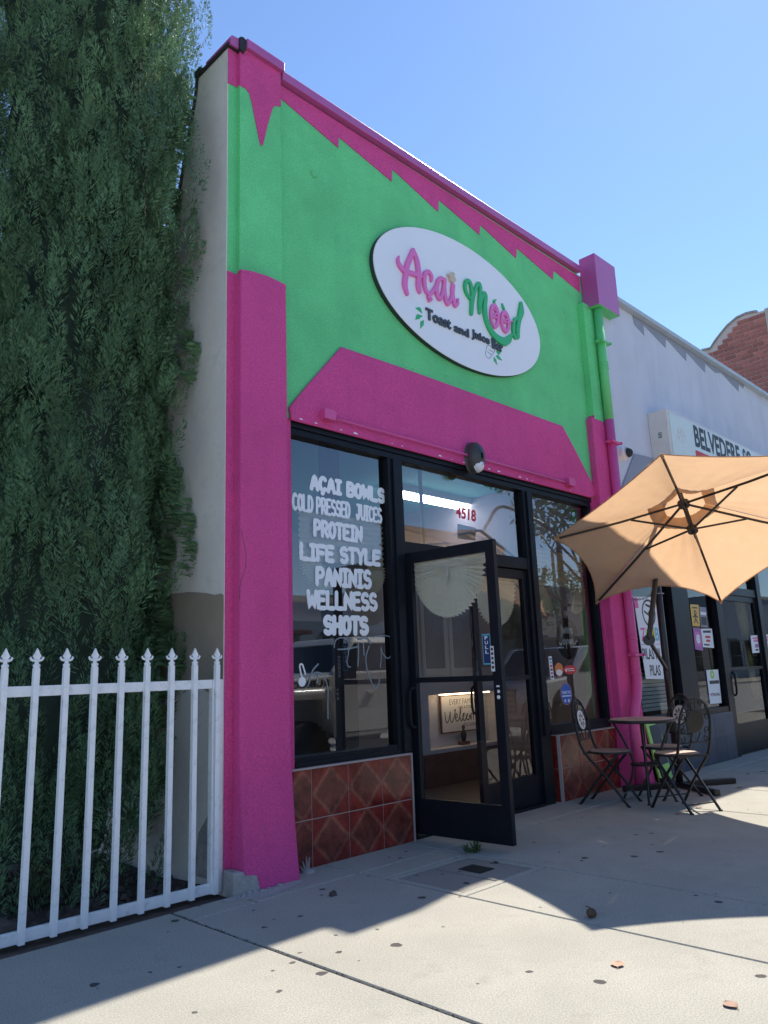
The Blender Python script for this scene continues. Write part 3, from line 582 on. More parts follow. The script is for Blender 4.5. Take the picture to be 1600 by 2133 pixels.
o, p = disc((1272, 1476), .12, .044, 'sticker_red'); m = MB(); m.box(p[0]-.06, p[0]+.07, YG-.0018, YG-.0012, p[2]+.006, p[2]+.013); m.box(p[0]-.04, p[0]+.08, YG-.0018, YG-.0012, p[2]-.012, p[2]-.005); m.lathe([(.016, -.0018), (.016, -.0012)], 12, c=(p[0]-.075, YG, p[2]-.004), axis='y'); m.build('sticker_print', 'paper_white', wr)
o, p = disc((1243, 1655), .105, .108, 'sticker_orange'); o, p = disc((1243, 1655), .099, .103, 'sticker_blue'); o.location.y = -.0012
m = MB(); font_text(m, 'THANK YOU', rect(p[0]-.08, p[0]+.08, p[2]+.0, p[2]+.03), YG-.0025, .0005, .02); m.box(p[0]-.08, p[0]+.08, YG-.003, YG-.0025, p[2]-.026, p[2]-.014)
m.lathe([(.014, -.0005), (.014, 0)], 12, c=(p[0]-.03, YG-.0025, p[2]-.065), axis='y'); m.box(p[0]+.02, p[0]+.05, YG-.003, YG-.0025, p[2]-.08, p[2]-.052); m.build('sticker_print', 'paper_white', wr)
# doors
def door_leaf(w, name='door'):
    st = .075; m = MB(); m.box(0, st, -.022, .022, .03, 2.16); m.box(w-st, w, -.022, .022, .03, 2.16); m.box(st, w-st, -.021, .021, .03, .285); m.box(st, w-st, -.021, .021, 2.075, 2.16); m.box(st, w-st, -.026, .02, 1.135, 1.175)
    m.box(st, w-st, -.024, -.0215, .05, .265)
    d = m.build(name, BA, shop, bevel=.003)
    g1 = MB().add([(st, 0, .285), (w-st, 0, .285), (w-st, 0, 1.135), (st, 0, 1.135)], [(0, 1, 2, 3)]).build('pane', 'door_glass', d); g2 = MB().add([(st, 0, 1.175), (w-st, 0, 1.175), (w-st, 0, 2.075), (st, 0, 2.075)], [(0, 1, 2, 3)]).build('pane', 'door_glass', d)
    return d
DW = .862
do = door_leaf(DW); do.location = (1.748, .045, .012); do.rotation_euler = (0, 0, R(-86.5)); do['label'] = 'glass door standing open at a right angle'
dc = door_leaf(DW); dc.location = (2.602, .08, -.005)
m = MB(); m.tube(smoothpath([(.055, -.022, .80), (.055, -.075, .82), (.055, -.085, .95), (.055, -.075, 1.08), (.055, -.022, 1.10)], 5), .012, 8); m.build('handle', BA, do, smooth=True)
m = MB(); m.tube(smoothpath([(.04, .022, .86), (.04, .07, .88), (.04, .08, .98), (.04, .07, 1.08), (.04, .022, 1.10)], 5), .011, 8); m.build('handle', BA, dc, smooth=True)
m = MB(); m.lathe([(.014, -.024), (.014, -.0225)], 14, c=(.825, 0, 1.02), axis='y'); m.lathe([(.012, -.024), (.012, -.0225)], 14, c=(.828, 0, 1.06), axis='y'); m.box(.812, .838, -.024, -.0225, 1.09, 1.102); m.build('lock', 'chrome_white', do)
m = MB(); m.box(.705, .765, -.002, -.0005, 1.26, 1.46); s1 = m.build('pull_sticker', 'sticker_navy', do)
m = MB(); m.box(.70, .77, -.0012, -.0003, 1.25, 1.47); m.build('sticker_border', 'print_cyan', do)
m = MB()
for k, ch in enumerate('PULL'): font_text(m, ch, rect(.722, .75, 1.43-k*.034, 1.455-k*.034), -.0021, .0006, .03)
m.build('sticker_print', 'paper_white', do)
m = MB(); m.box(.78, .81, -.0245, -.0225, 1.20, 1.38); m.build('push_sticker', 'paper_white', do); m = MB()
for k in range(5): m.box(.786, .804, -.0252, -.0246, 1.22+k*.032, 1.24+k*.032)
m.build('sticker_print', 'print_black', do)
m = MB(); m.tube([(.40, .03, 2.12), (.62, .12, 2.135)], .012, 6); m.box(.1, .35, .022, .07, 2.10, 2.15); m.build('door_closer', 'galvanised', do)
m = MB(); m.tube([(3.36, .12, 2.30), (2.74, .02, 2.47), (2.58, -.05, 2.44)], .014, 6); part('closer_arm', m, 'galvanised')
# ------------------------------------------------------------------ interior
m = MB(); m.box(.26, 5.05, .27, 5.0, -.03, .015); part('interior_floor', m, 'interior_floor')
m = MB(); m.box(.251, .26, .27, 5.0, .015, 3.45); m.box(5.05, 5.06, .27, 5.0, .015, 3.45); m.box(.26, 5.05, 5.0, 5.02, .015, 3.45); m.box(.26, 5.05, .255, .27, 3.07, 3.45); part('interior_wall', m, 'interior_lavender')
m = MB(); m.box(.26, 5.05, .27, 5.0, 3.45, 3.47); part('ceiling', m, 'interior_teal')
a = on(840, 1035, 2, 3.33); b = on(965, 1068, 2, 3.33)
m = MB(); m.box(a[0]-.3, b[0]+.3, a[1]-.12, a[1]+.12, 3.37, 3.45); tl = part('ceiling_light', m, 'interior_white'); m = MB(); m.box(a[0]-.28, b[0]+.28, a[1]-.09, a[1]+.09, 3.335, 3.369); m.build('tube', 'tube_light', tl)
m = MB(); m.box(1.0, 3.0, 3.6, 3.75, 3.37, 3.45); tl = part('ceiling_light', m, 'interior_white'); m = MB(); m.box(1.02, 2.98, 3.62, 3.73, 3.335, 3.369); m.build('tube', 'tube_light', tl)
# cupboard wall with a lit niche behind the door
YC = 1.6; m = MB(); m.box(3.53, 3.68, YC, 2.1, .36, 1.12); m.box(4.95, 5.045, YC, 2.1, .36, 1.12)
m.box(3.68, 4.95, YC, 2.1, .985, 1.12); m.box(3.68, 4.95, YC, 2.1, .36, .40); m.box(3.68, 4.95, 1.78, 2.1, .40, .985); m.box(3.53, 5.045, YC+.01, 2.1, 1.12, 2.6); cb = part('cupboard', m, 'interior_white')
MB().box(3.9, 4.8, 1.615, 1.635, .972, .984).build('niche_light', 'niche_glow', cb)
for x0 in (3.60, 4.08, 4.56):
    MB().box(x0, x0+.44, YC-.012, YC+.009, 1.19, 2.5).build('cupboard_door', 'interior_white', cb, bevel=.006); MB().box(x0+.06, x0+.38, YC-.018, YC-.0125, 1.27, 2.42).build('door_panel', 'interior_lavender', cb, bevel=.004)
m = MB(); m.box(3.53, 5.045, YC+.005, 2.1, .016, .355); m.build('plinth', 'counter_wood', cb)
ws = thing('welcome_sign', 'framed white family welcome sign with black script in the niche', 'sign', (4.42, 1.755, .575))
m = MB(); m.box(-.37, .37, -.012, .0, -.02, .38); m.build('board', 'paper_white', ws)
m = MB(); 
for bx in ((-.385, .385, -.02, .002, .38, .395), (-.385, .385, -.02, .002, -.035, -.02), (-.385, -.37, -.02, .002, -.02, .38), (.37, .385, -.02, .002, -.02, .38)): m.box(*bx)
m.build('frame', 'counter_wood', ws); m = MB(); font_text(m, 'EVERY FAMILY', rect(-.22, .26, .28, .34), -.0121, .0006, -.005); font_text(m, 'HAS A STORY', rect(-.06, .22, .225, .26), -.0121, .0006); font_text(m, 'TO OURS', rect(.02, .24, .02, .06), -.0121, .0006)
for pts in ([(-.31, .20), (-.30, .11), (-.27, .085), (-.235, .14), (-.215, .205), (-.22, .11), (-.19, .085), (-.15, .14), (-.12, .22), (-.14, .21)], [(-.13, .12), (-.09, .15), (-.11, .175), (-.13, .13), (-.10, .09), (-.06, .12), (-.02, .21), (-.035, .225), (-.045, .13), (-.02, .09), (.02, .14), (.04, .17), (.015, .165), (.01, .11), (.04, .09), (.08, .13), (.10, .165), (.075, .14), (.085, .1), (.12, .1), (.14, .15), (.16, .09), (.165, .16), (.20, .15), (.2, .09), (.21, .16), (.245, .15), (.25, .09), (.29, .13), (.30, .165), (.28, .13), (.30, .09), (.34, .12)]):
    m.brush(smoothpath(pts, 4), .006, -.0121, .0006)
m.build('lettering', 'print_black', ws)
fg = thing('figurine', 'small dark figurine standing on the niche shelf below the welcome sign', 'figurine', (4.36, 1.69, .40))
m = MB(); m.box(-.06, .06, -.04, .04, 0, .04); m.build('plinth', 'counter_wood', fg)
m = MB(); m.lathe([(.02, .04), (.03, .08), (.035, .13), (.02, .16), (.012, .17), (.022, .19), (.018, .215), (.005, .225)], 10); m.build('figure', 'interior_dark', fg, smooth=True)
m = MB(); m.box(.6, 1.5, 2.6, 3.2, .016, 1.0); m.box(.55, 1.55, 2.55, 3.25, 1.0, 1.04); part('counter', m, 'counter_wood')
p = on(707, 1450, 1, 1.0); m = MB(); m.box(p[0]-.07, p[0]+.07, 1.0, 1.14, .016, 3.449); part('interior_post', m, 'interior_dark')
m = MB(); m.box(.27, 2.3, 1.25, 1.35, .016, 1.72); part('darkening_screen', m, 'interior_dark')  # dark screen added so the lower left window stays dark behind its reflections
m = MB(); m.box(.9, 2.2, 4.95, 4.999, 1.2, 2.1); mb_ = part('menu_board', m, 'interior_dark'); m = MB()
for k in range(5): m.brush(smoothpath([(1.0+.01*k, 1.95-.16*k), (1.2, 2.0-.16*k), (1.3, 1.92-.16*k), (1.5, 2.0-.16*k), (1.7, 1.92-.16*k), (2.05, 1.98-.16*k)], 4), .012, 4.949, .002)
m.build('menu_writing', 'print_pink', mb_)
# shelf standard seen through the transom
p = on(875, 965, 1, 1.0); m = MB(); m.box(p[0]-.02, p[0]+.02, 1.0, 1.02, 2.0, 3.449); part('shelf_standard', m, 'steel')
# green jamb behind the right window
m = MB(); m.box(4.66, 4.78, .16, .22, .62, 2.95); part('inner_jamb', m, 'green_paint')
# ------------------------------------------------------------------ pleated paper shades
def fan(mb, ax, az, a0, a1, rx, rz, y, n=44, dep=.015, r0=.02):
    v = []; f = []; ya = y
    for i in range(n+1):
        a = R(a0+(a1-a0)*i/n); s = 1 if i % 2 else -1; k = 1.0+.018*s
        for j, t in enumerate((0., .35, 1.)): v.append((ax+math.cos(a)*(r0+(rx-r0)*t)*k, ya+s*dep*(.15+.85*t), az+math.sin(a)*(r0+(rz-r0)*t)*k))
    for i in range(n):
        for j in range(2): f.append((i*3+j, i*3+j+1, (i+1)*3+j+1, (i+1)*3+j))
    mb.add(v, f)
def pleats(mb, x0, x1, z0, z1, y, n=14, dep=.011, sag=0.0):
    v = []; f = []
    for i in range(n+1):
        z = z1+(z0-z1)*i/n; s = dep if i % 2 else -dep
        for j in range(7): t = j/6; v.append((x0+(x1-x0)*t, y+s, z-sag*math.sin(math.pi*t)*i/n))
    for i in range(n):
        for j in range(6): f.append((i*7+j, i*7+j+1, i*7+8+j, i*7+7+j))
    mb.add(v, f)
def shade(name_label, mbs, loc_, rz=0):
    o = mbs.build('pleated_shade', 'paper', loc=loc_); o.rotation_euler = (0, 0, rz); tag(o, name_label, 'paper shade', 'pleated paper shades behind the shop glass'); return o
m = MB(); pleats(m, .70, 1.555, 2.04, 2.42, 0, 18, sag=-.015); fan(m, .93, 2.045, 180, 292, .22, .19, .0, 34); fan(m, 1.36, 2.05, 232, 360, .215, .235, .0, 40)
shade('cream pleated shade with two fan corners behind the lettered window', m, (0, .108, 0))
m = MB(); pleats(m, .075, .787, 2.0, 2.075, .024, 4); fan(m, .40, 2.01, 172, 368, .345, .39, .024, 66); m.tube([(.40, .0185, 2.02), (.41, .018, 1.95), (.395, .018, 1.86)], [.012, .014, .004], 6)
so = shade('cream pleated paper fan on the back of the open door', m, (1.748, .045, .012), R(-86.5))
m = MB(); pleats(m, 2.7, 3.375, 2.02, 2.075, 0, 4); fan(m, 3.02, 2.02, 176, 364, .33, .40, .0, 60); m.tube([(3.02, -.015, 2.02), (3.02, -.018, 1.92)], [.012, .004], 6)
shade('cream pleated paper fan behind the closed right-hand door', m, (0, .118, 0))
m = MB(); pleats(m, 3.66, 4.60, 2.03, 2.40, 0, 18, sag=-.01); fan(m, 3.86, 2.035, 182, 300, .2, .26, .0, 34); fan(m, 4.42, 2.035, 240, 360, .2, .26, .0, 34)
shade('cream pleated shade with fan corners behind the window with stickers', m, (0, .108, 0))
# hanging open plaque
p = on(*cc(1255, 1245), 1, .1); pl = thing('open_plaque', 'round dark wooden plaque lettered we are open hanging in the right window', 'sign', (p[0]-.0, .10, p[2]-.21))
m = MB(); m.lathe([(.205, -.006), (.21, -.003), (.21, .006), (.2, .008)], 40, c=(0, 0, .21), axis='y'); m.build('disc', 'plaque_wood', pl)
m = MB(); m.tube([(-.01, 0, .42), (-.002, 0, .46), (.006, 0, .42)], .003, 5); m.lathe([(.001, .43), (.02, .45), (.018, .48), (.003, .495)], 8); m.build('hanger', 'white_vinyl', pl); m = MB()
for pts in ([(-.10, .32), (-.085, .26), (-.07, .31), (-.055, .26), (-.04, .32)], [(-.025, .29), (.0, .295), (-.008, .315), (-.025, .295), (-.01, .265), (.005, .275)], [(.015, .325), (.012, .315)], [(.022, .27), (.024, .305), (.045, .31)], [(.055, .29), (.08, .295), (.072, .315), (.055, .295), (.07, .265), (.085, .275)],
            [(-.17, .165), (-.15, .145), (-.12, .175), (-.09, .19), (-.1, .16), (-.075, .155), (-.065, .19), (-.09, .2)], [(-.045, .195), (-.05, .11)], [(-.05, .18), (-.02, .2), (-.01, .17), (-.045, .16)], [(.0, .175), (.03, .18), (.02, .2), (.002, .18), (.02, .155), (.04, .165)], [(.05, .2), (.052, .155), (.07, .2), (.085, .19), (.085, .155), (.12, .16), (.15, .19), (.17, .18)]):
    m.brush(smoothpath(pts, 4), .0085, -.0065, .001)
m.build('lettering', 'white_vinyl', pl)
m = MB(); q0 = on(*cc(1225, 1465), 1, .1); q1 = on(*cc(1365, 1300), 1, .1); m.tube([q0, q1], .003, 5); tag(m.build('plaque_cord', 'white_vinyl'), 'thin pale cord running down from the round open plaque', 'cord')
# ------------------------------------------------------------------ oval shop sign
SY = -.048
sg = thing('oval_sign', 'white oval sign with raised pink and green lettering on the green wall', 'sign', (2.60, 0, 3.97))
def S(mb): mb.v = [(a-2.60, b, c-3.97) for a, b, c in mb.v]; return mb
qs = [on(u, v, 1, SY) for u, v in ((777, 535), (850, 472), (1128, 742), (1078, 781))]
ca = (qs[0][0]+qs[2][0])/2; aa = (qs[2][0]-qs[0][0])/2; t1 = math.sqrt(1-((qs[1][0]-ca)/aa)**2); t2 = math.sqrt(1-((qs[3][0]-ca)/aa)**2); bb = (qs[1][2]-qs[3][2])/(t1+t2); cz = qs[1][2]-bb*t1
def oval(k, y0, y1, n=96): return MB().prism([(ca+aa*k*math.cos(2*math.pi*i/n), cz+bb*k*math.sin(2*math.pi*i/n)) for i in range(n)], y0, y1)
S(oval(1.0, SY+.006, -.0005)).build('sign_body', 'sign_edge', sg); S(oval(.996, SY, SY+.0055)).build('sign_face', 'sign_white', sg)
cs = crop((820, 500), 5.333)
def px2(pts, y): return [(lambda p: (p[0], p[2]))(on(*cs(a, b), 1, y)) for a, b in pts]
def letter(strokes, mt, dp=.022, name='letter'):
    m = MB()
    for pts, wd_ in strokes:
        q = smoothpath(px2(pts, SY-dp), 6); wv = smoothvals([w_*.00135 for w_ in wd_], 6) if hasattr(wd_, '__len__') else wd_*.00135
        m.brush(q, wv, SY, dp)
    return S(m).build(name, mt, sg)
letter([([(64, 178), (58, 225), (78, 280), (125, 335), (200, 362), (312, 398)], [5, 12, 17, 18, 18, 15]), ([(226, 112), (190, 200), (158, 290), (142, 400), (135, 500), (158, 592)], [17, 20, 21, 21, 21, 14]), ([(226, 112), (262, 200), (282, 310), (288, 420), (285, 500), (295, 560)], [17, 21, 22, 22, 21, 19])], 'letter_pink')
letter([([(428, 445), (430, 395), (400, 350), (362, 365), (350, 430), (355, 510), (378, 575), (415, 595), (452, 555), (472, 510)], [11, 14, 15, 17, 17, 17, 16, 15, 13, 9]), ([(420, 602), (396, 622), (392, 640), (420, 640), (425, 660), (405, 672)], [8, 8, 9, 9, 9, 8])], 'letter_pink')
letter([([(572, 445), (535, 420), (502, 455), (488, 530), (495, 610), (522, 648), (548, 600), (562, 520), (572, 445)], [14, 15, 16, 17, 17, 16, 14, 12, 14]), ([(575, 440), (572, 540), (585, 640), (608, 705), (640, 660), (655, 600)], [16, 17, 17, 16, 12, 9])], 'letter_pink')
letter([([(668, 505), (662, 580), (672, 660), (692, 725), (718, 700), (722, 655)], [18, 18, 17, 15, 12, 8])], 'letter_pink')
m = MB(); m.prism([p for p in (lambda q: q if sum(q[i][0]*q[(i+1) % len(q)][1]-q[(i+1) % len(q)][0]*q[i][1] for i in range(len(q))) > 0 else q[::-1])(px2([(615, 372), (640, 356), (665, 354), (683, 375), (680, 402), (698, 445), (685, 464), (655, 466), (638, 445), (632, 408), (614, 390)], SY-.03))], SY-.03, SY-.0005); S(m).build('toast_shape', 'toast', sg)
letter([([(862, 650), (825, 600), (803, 530), (810, 465), (838, 448), (865, 490), (878, 580), (878, 700), (872, 812)], [12, 13, 15, 16, 15, 15, 17, 18, 15]), ([(882, 740), (895, 640), (915, 550), (945, 485), (968, 500), (970, 590), (962, 700), (965, 800)], [10, 12, 14, 16, 17, 18, 17, 14]), ([(968, 770), (982, 670), (1012, 590), (1030, 620), (1022, 720), (1028, 830), (1060, 940), (1115, 1040), (1180, 1100), (1240, 1125), (1290, 1098), (1318, 1050)], [10, 12, 16, 19, 22, 24, 26, 28, 31, 33, 28, 10])], 'letter_green')
def ring(cx, cy, rx, ry, sk): return [(cx+rx*math.cos(R(t))+sk*math.sin(R(t)), cy+ry*math.sin(R(t))) for t in range(0, 361, 24)]
letter([(ring(1130, 842, 38, 118, 6), 15), ([(1120, 760), (1150, 800), (1110, 850), (1150, 860)], 7)], 'letter_pink'); letter([(ring(1247, 905, 38, 106, 8), 15), ([(1240, 830), (1272, 860), (1232, 905), (1270, 915), (1322, 900)], 7)], 'letter_pink')
letter([([(1425, 705), (1425, 790), (1402, 880), (1388, 980), (1388, 1075)], [18, 34, 24, 22, 17]), ([(1405, 870), (1360, 875), (1338, 940), (1338, 1020), (1362, 1080), (1395, 1060)], [13, 14, 15, 16, 15, 13])], 'letter_green')
letter([([(1142, 660), (1122, 680), (1130, 705)], [4, 10, 4])], 'letter_green', .016, 'leaf'); letter([([(1212, 705), (1222, 740), (1238, 775)], [4, 13, 6])], 'letter_green', .016, 'leaf')
q = [np.array(p) for p in px2([(365, 872), (1222, 1252), (362, 745), (1212, 1142)], SY-.012)]
for tx, u0, u1, w0 in (('Toast', 0, .30, .0), ('and', .34, .53, .0), ('Juice', .57, .81, .0), ('Bar', .845, 1.0, .0)):
    h = .78 if tx == 'and' else 1.0; a, b, c, d_ = q[0]*(1-u0)+q[1]*u0, q[0]*(1-u1)+q[1]*u1, q[2]*(1-u0)+q[3]*u0, q[2]*(1-u1)+q[3]*u1
    S(font_text(MB(), tx, [a, b, a+(c-a)*h, b+(d_-b)*h], SY, .014, .03)).build('tagline_word', 'letter_dark', sg)
for pts in ([(250, 758), (290, 770), (318, 812)], [(318, 842), (275, 850), (248, 882)], [(335, 895), (318, 925), (302, 978)], [(1190, 1245), (1165, 1250), (1145, 1235)], [(1140, 1288), (1165, 1300), (1205, 1335)], [(1118, 1300), (1130, 1335), (1152, 1382)]):
    letter([(pts, [3, 17, 2])], 'letter_green', .004, 'leaf')
m = MB()
for pts in ([(1042, 1170), (1022, 1260), (1032, 1295), (1065, 1318), (1118, 1245), (1130, 1210)], [(1050, 1165), (1090, 1185), (1128, 1212)], [(1060, 1215), (1100, 1240)], [(1045, 1240), (1085, 1270)], [(1058, 1160), (1062, 1110), (1080, 1100), (1085, 1125)]):
    m.brush(px2(pts, SY-.004), .003, SY, .004)
S(m).build('juice_jar', 'jar_line', sg)
# ------------------------------------------------------------------ bulkhead lamp, conduit, downspout
p = on(992, 952, 1, -.09); lp = thing('wall_lamp', 'dark oval wall lamp with clear lens above the shop door', 'lamp', (p[0], -.024, p[2]-.14))
m = MB(); m.lathe([(.02, -.135), (.06, -.125), (.085, -.09), (.095, -.04), (.095, 0)], 24, axis='y'); m.v = [(a*.95, b, c*1.55+.14) for a, b, c in m.v]; m.build('housing', 'lamp_housing', lp, smooth=True)
m = MB(); m.lathe([(.06*math.sin(R(t_)), -.06*math.cos(R(t_))) for t_ in range(4, 91, 12)], 18, axis='y'); m.v = [(a, b-.075, c*1.1+.058) for a, b, c in m.v]; m.build('lens', 'lamp_lens', lp, smooth=True)
cdt = thing('electrical_conduit', 'magenta painted conduit with two junction boxes above the shop windows', 'conduit', (2.7, -.024, 3.15))
a = on(672, 862, 1, -.06); b = on(1195, 1006, 1, -.06); zc = (a[2]+b[2])/2-.0
for q, dx in ((a, .06), (b, -.06)): MB().box(q[0]+dx-2.7-.055, q[0]+dx-2.7+.055, -.06, .0, zc-.04-3.15, zc+.04-3.15).build('junction_box', 'pink_paint', cdt, bevel=.004)
m = MB(); m.tube([(a[0]+.06+.056-2.7, -.03, zc-3.15-.01), (b[0]-.06-.056-2.7, -.03, zc-3.15-.01)], .011, 8); m.build('pipe', 'pink_paint', cdt, smooth=True)
ds = thing('downspout', 'green and magenta drainpipe with violet rainwater box at the shop corner', 'drainpipe', (5.1, -.15, 0))
m = MB(); m.box(4.99-5.1, 5.485-5.1, -.215+.15, .145, 5.395, 6.05); m.build('rainwater_box', 'violet_metal', ds, bevel=.004); m = MB(); m.box(4.992-5.1, 5.483-5.1, -.213+.15, .144, 5.389, 5.3945); m.build('box_underside', 'green_paint', ds)
def pipe(zs, mt): m = MB(); m.tube([(x, y, z) for x, y, z in zs], .052, 14); return m.build('pipe', mt, ds, smooth=True)
pipe([(.0, .02, 5.389), (0, .02, 4.0)], 'green_paint'); pipe([(0, .02, 3.998), (0, .015, 1.3), (-.005, .01, 1.06), (-.08, -.01, .90), (-.22, -.03, .74), (-.27, -.04, .6), (-.275, -.05, .0)], 'pink_paint')
for z, mt in ((4.62, 'green_paint'), (4.66, 'green_paint'), (4.7, 'green_paint'), (1.55, 'pink_paint'), (1.5, 'pink_paint'), (1.18, 'pink_paint'), (1.13, 'pink_paint')):
    m = MB(); m.lathe([(.052, -.012), (.06, -.006), (.06, .006), (.052, .012)], 14, c=(0, .018, z)); m.build('collar', mt, ds, smooth=True)
for z, mt in ((4.95, 'green_paint'), (3.72, 'pink_paint'), (1.33, 'pink_paint')):
    m = MB(); m.box(-.11, .11, -.045, -.03+.06, z-.012, z+.012); m.tube([(-.1, -.06, z), (-.1, -.02, z)], .016, 6); m.tube([(.1, -.06, z), (.1, -.02, z)], .016, 6); m.build('bracket', mt, ds)
# ------------------------------------------------------------------ white picket fence
fn = thing('picket_fence', 'white steel fence with spear tips in front of the cypress', 'fence', (-.7, 0, 0))
xs = [-4.65+.1545*k for k in range(30)]; xs = [-.066-.156*k for k in range(30)]
m = MB(); m.box(-.0215, .0215, 0, .004, .0, 1.0); 
def picket_mesh():
    m = MB(); m.box(-.0145, .0145, -.0145, .0145, .003, 1.315); return m.mesh('picket', 'white_paint')
def finial_mesh():
    m = MB(); m.lathe([(.0165, 1.3155), (.0165, 1.325), (.019, 1.327), (.019, 1.334), (.012, 1.338), (.009, 1.352), (.014, 1.358), (.008, 1.362)], 10)
    sp = [(.006, 1.352), (.014, 1.366), (.0215, 1.377), (.012, 1.392), (.0, 1.418), (-.012, 1.392), (-.0215, 1.377), (-.014, 1.366), (-.006, 1.352)]; m.prism(sp[::-1], -.006, .006)
    for s in (1, -1): m.tube([(0, 0, 1.360), (s*.016, 0, 1.355), (s*.027, 0, 1.359), (s*.033, 0, 1.369), (s*.029, 0, 1.374)], [.008, .008, .007, .006, .003], 6)
    return m.mesh('finial', 'white_paint')
pm, fm = picket_mesh(), finial_mesh()
for i, x in enumerate(xs):
    o = link('picket', pm, fn, (x+.7, -.019, 0)); link('finial', fm, o)
m = MB(); m.box(-4.2, .613, -.004, .022, 1.173, 1.227); m.build('rail', 'white_paint', fn, bevel=.003); m = MB(); m.box(-4.2, .613, -.004, .022, .004, .062); m.build('rail', 'white_paint', fn, bevel=.003)
m = MB(); m.box(.614, .69, -.006, .04, .0, 1.227); m.build('post', 'white_paint', fn, bevel=.003)
# ------------------------------------------------------------------ cypress trees
def cypress(name, label, base, H, rad, nplume, seed, wallx=None, zmin=.35):
    rg = np.random.default_rng(seed); t = thing(name, label, 'tree', base)
    m = MB(); m.tube([(0, 0, -.1), (.02, .01, .5), (0, .02, 1.5), (-.02, 0, H*.5), (0, 0, H*.95)], [.14, .11, .10, .07, .01], 10); m.build('trunk', 'bark', t, smooth=True)
    m = MB()
    for k in range(14):
        z = rg.uniform(.5, H*.85); a = rg.uniform(0, 6.28); l = rad(z)*rg.uniform(.5, .8); m.tube([(0, 0, z), (math.cos(a)*l*.6, math.sin(a)*l*.6, z+.25), (math.cos(a)*l, math.sin(a)*l, z+.7)], [.025, .016, .005], 5)
    m.build('limb', 'bark', t)
    # added solid core, its dark colour standing in for shade between the sprays
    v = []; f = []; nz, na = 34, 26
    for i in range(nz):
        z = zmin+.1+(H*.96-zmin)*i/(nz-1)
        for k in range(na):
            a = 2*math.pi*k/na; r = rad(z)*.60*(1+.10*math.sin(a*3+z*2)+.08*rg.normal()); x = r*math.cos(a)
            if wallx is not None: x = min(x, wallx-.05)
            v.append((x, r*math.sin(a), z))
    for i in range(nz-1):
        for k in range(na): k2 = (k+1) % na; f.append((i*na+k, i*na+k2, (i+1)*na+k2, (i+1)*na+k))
    MB().add(v, f).build('crown_shade_core', 'core_shade', t, smooth=True)
    # feathery plumes pointing up and out: each a spindle of small scale-leaf twigs
    NT = 72; tw = []
    for k in range(NT):
        h = rg.uniform(0, 1)**.9; a = rg.uniform(0, 6.28); rr = .32*(1-h)**.7*(.35+.65*min(1, h*5+.3)); L = .14*(1-.4*h)
        o = np.array([math.cos(a)*rr*.35, math.sin(a)*rr*.35, h*.85]); d = np.array([math.cos(a)*.95, math.sin(a)*.95, .75+.6*h]); d /= np.linalg.norm(d); sd_ = np.cross(d, [0, 0, 1]); sd_ /= np.linalg.norm(sd_)+1e-9
        rot = rg.uniform(0, 3.14); sd_ = sd_*math.cos(rot)+np.cross(d, sd_)*math.sin(rot); ww = .0125
        tw.append([o, o+d*L*.5+sd_*ww, o+d*L*1.15, o+d*L*.5-sd_*ww])
    TW = np.array(tw)   # NT,4,3
    SUB = 13; nc = nplume//SUB; n = nc*SUB   # clustered: upright sprays with dark gaps between them
    zc = zmin+(H-zmin)*rg.uniform(0, 1, nc)**.95; ac = rg.uniform(0, 2*np.pi, nc); Rc = np.array([rad(q) for q in zc])*(1+.10*np.sin(ac*4+zc*1.3))*rg.uniform(.56, .97, nc)
    hc = rg.uniform(.55, 1.05, nc); lc = rg.uniform(.05, .28, nc); bc = np.stack([np.cos(ac)*Rc, np.sin(ac)*Rc, zc-hc*.4], 1); xc = np.stack([np.cos(ac)*lc, np.sin(ac)*lc, np.ones(nc)], 1)
    rep = lambda q: np.repeat(q, SUB, 0); tt = np.tile(np.linspace(0, 1, SUB), nc); th = rg.uniform(0, 2*np.pi, n); ro = .17*(1-tt)**.6*(.5+.5*np.minimum(1, tt*4+.3))*rep(hc)
    base_ = rep(bc)+rep(xc)*(tt*rep(hc)*.8)[:, None]+np.stack([np.cos(th)*ro, np.sin(th)*ro, 0*th], 1); sc = rg.uniform(.20, .38, n)*(1-.25*tt); ang = th; lean = .45*(1-tt)+.05
    up = np.stack([np.cos(ang)*lean, np.sin(ang)*lean, np.ones(n)], 1); up /= np.linalg.norm(up, axis=1)[:, None]
    ref = np.stack([-np.sin(ang), np.cos(ang), np.zeros(n)], 1); e1 = np.cross(up, ref); e1 /= np.linalg.norm(e1, axis=1)[:, None]; e2 = np.cross(up, e1)
    sp = rg.uniform(0, 6.28, n); E1 = e1*np.cos(sp)[:, None]+e2*np.sin(sp)[:, None]; E2 = -e1*np.sin(sp)[:, None]+e2*np.cos(sp)[:, None]
    V = base_[:, None, None, :]+sc[:, None, None, None]*(TW[None, ..., 0:1]*E1[:, None, None, :]+TW[None, ..., 1:2]*E2[:, None, None, :]+TW[None, ..., 2:3]*up[:, None, None, :])
    V = V.reshape(-1, 3)
    if wallx is not None:
        msk = (V[:, 2] < 5.95) & (V[:, 0] > wallx-.005); V[msk, 0] = wallx-.005-.15*rg.uniform(0, 1, msk.sum())**2
    V[:, 1] = np.maximum(V[:, 1], -base[1]+.05)
    me = bpy.data.meshes.new('foliage'); nv = len(V); me.vertices.add(nv); me.vertices.foreach_set('co', V.astype(np.float32).ravel()); nq = nv//4
    me.loops.add(nv); me.loops.foreach_set('vertex_index', np.arange(nv, dtype=np.int32)); me.polygons.add(nq); me.polygons.foreach_set('loop_start', np.arange(0, nv, 4, dtype=np.int32))
    me.update(calc_edges=True); me.materials.append(MATS['foliage']); o = link('crown', me, t); o['kind'] = 'stuff'
    return t
r1 = lambda z: .76*min(1, .80+z*.05)*(1 if z < 7.5 else max(.05, 1-((z-7.5)/2.6)**1.6))
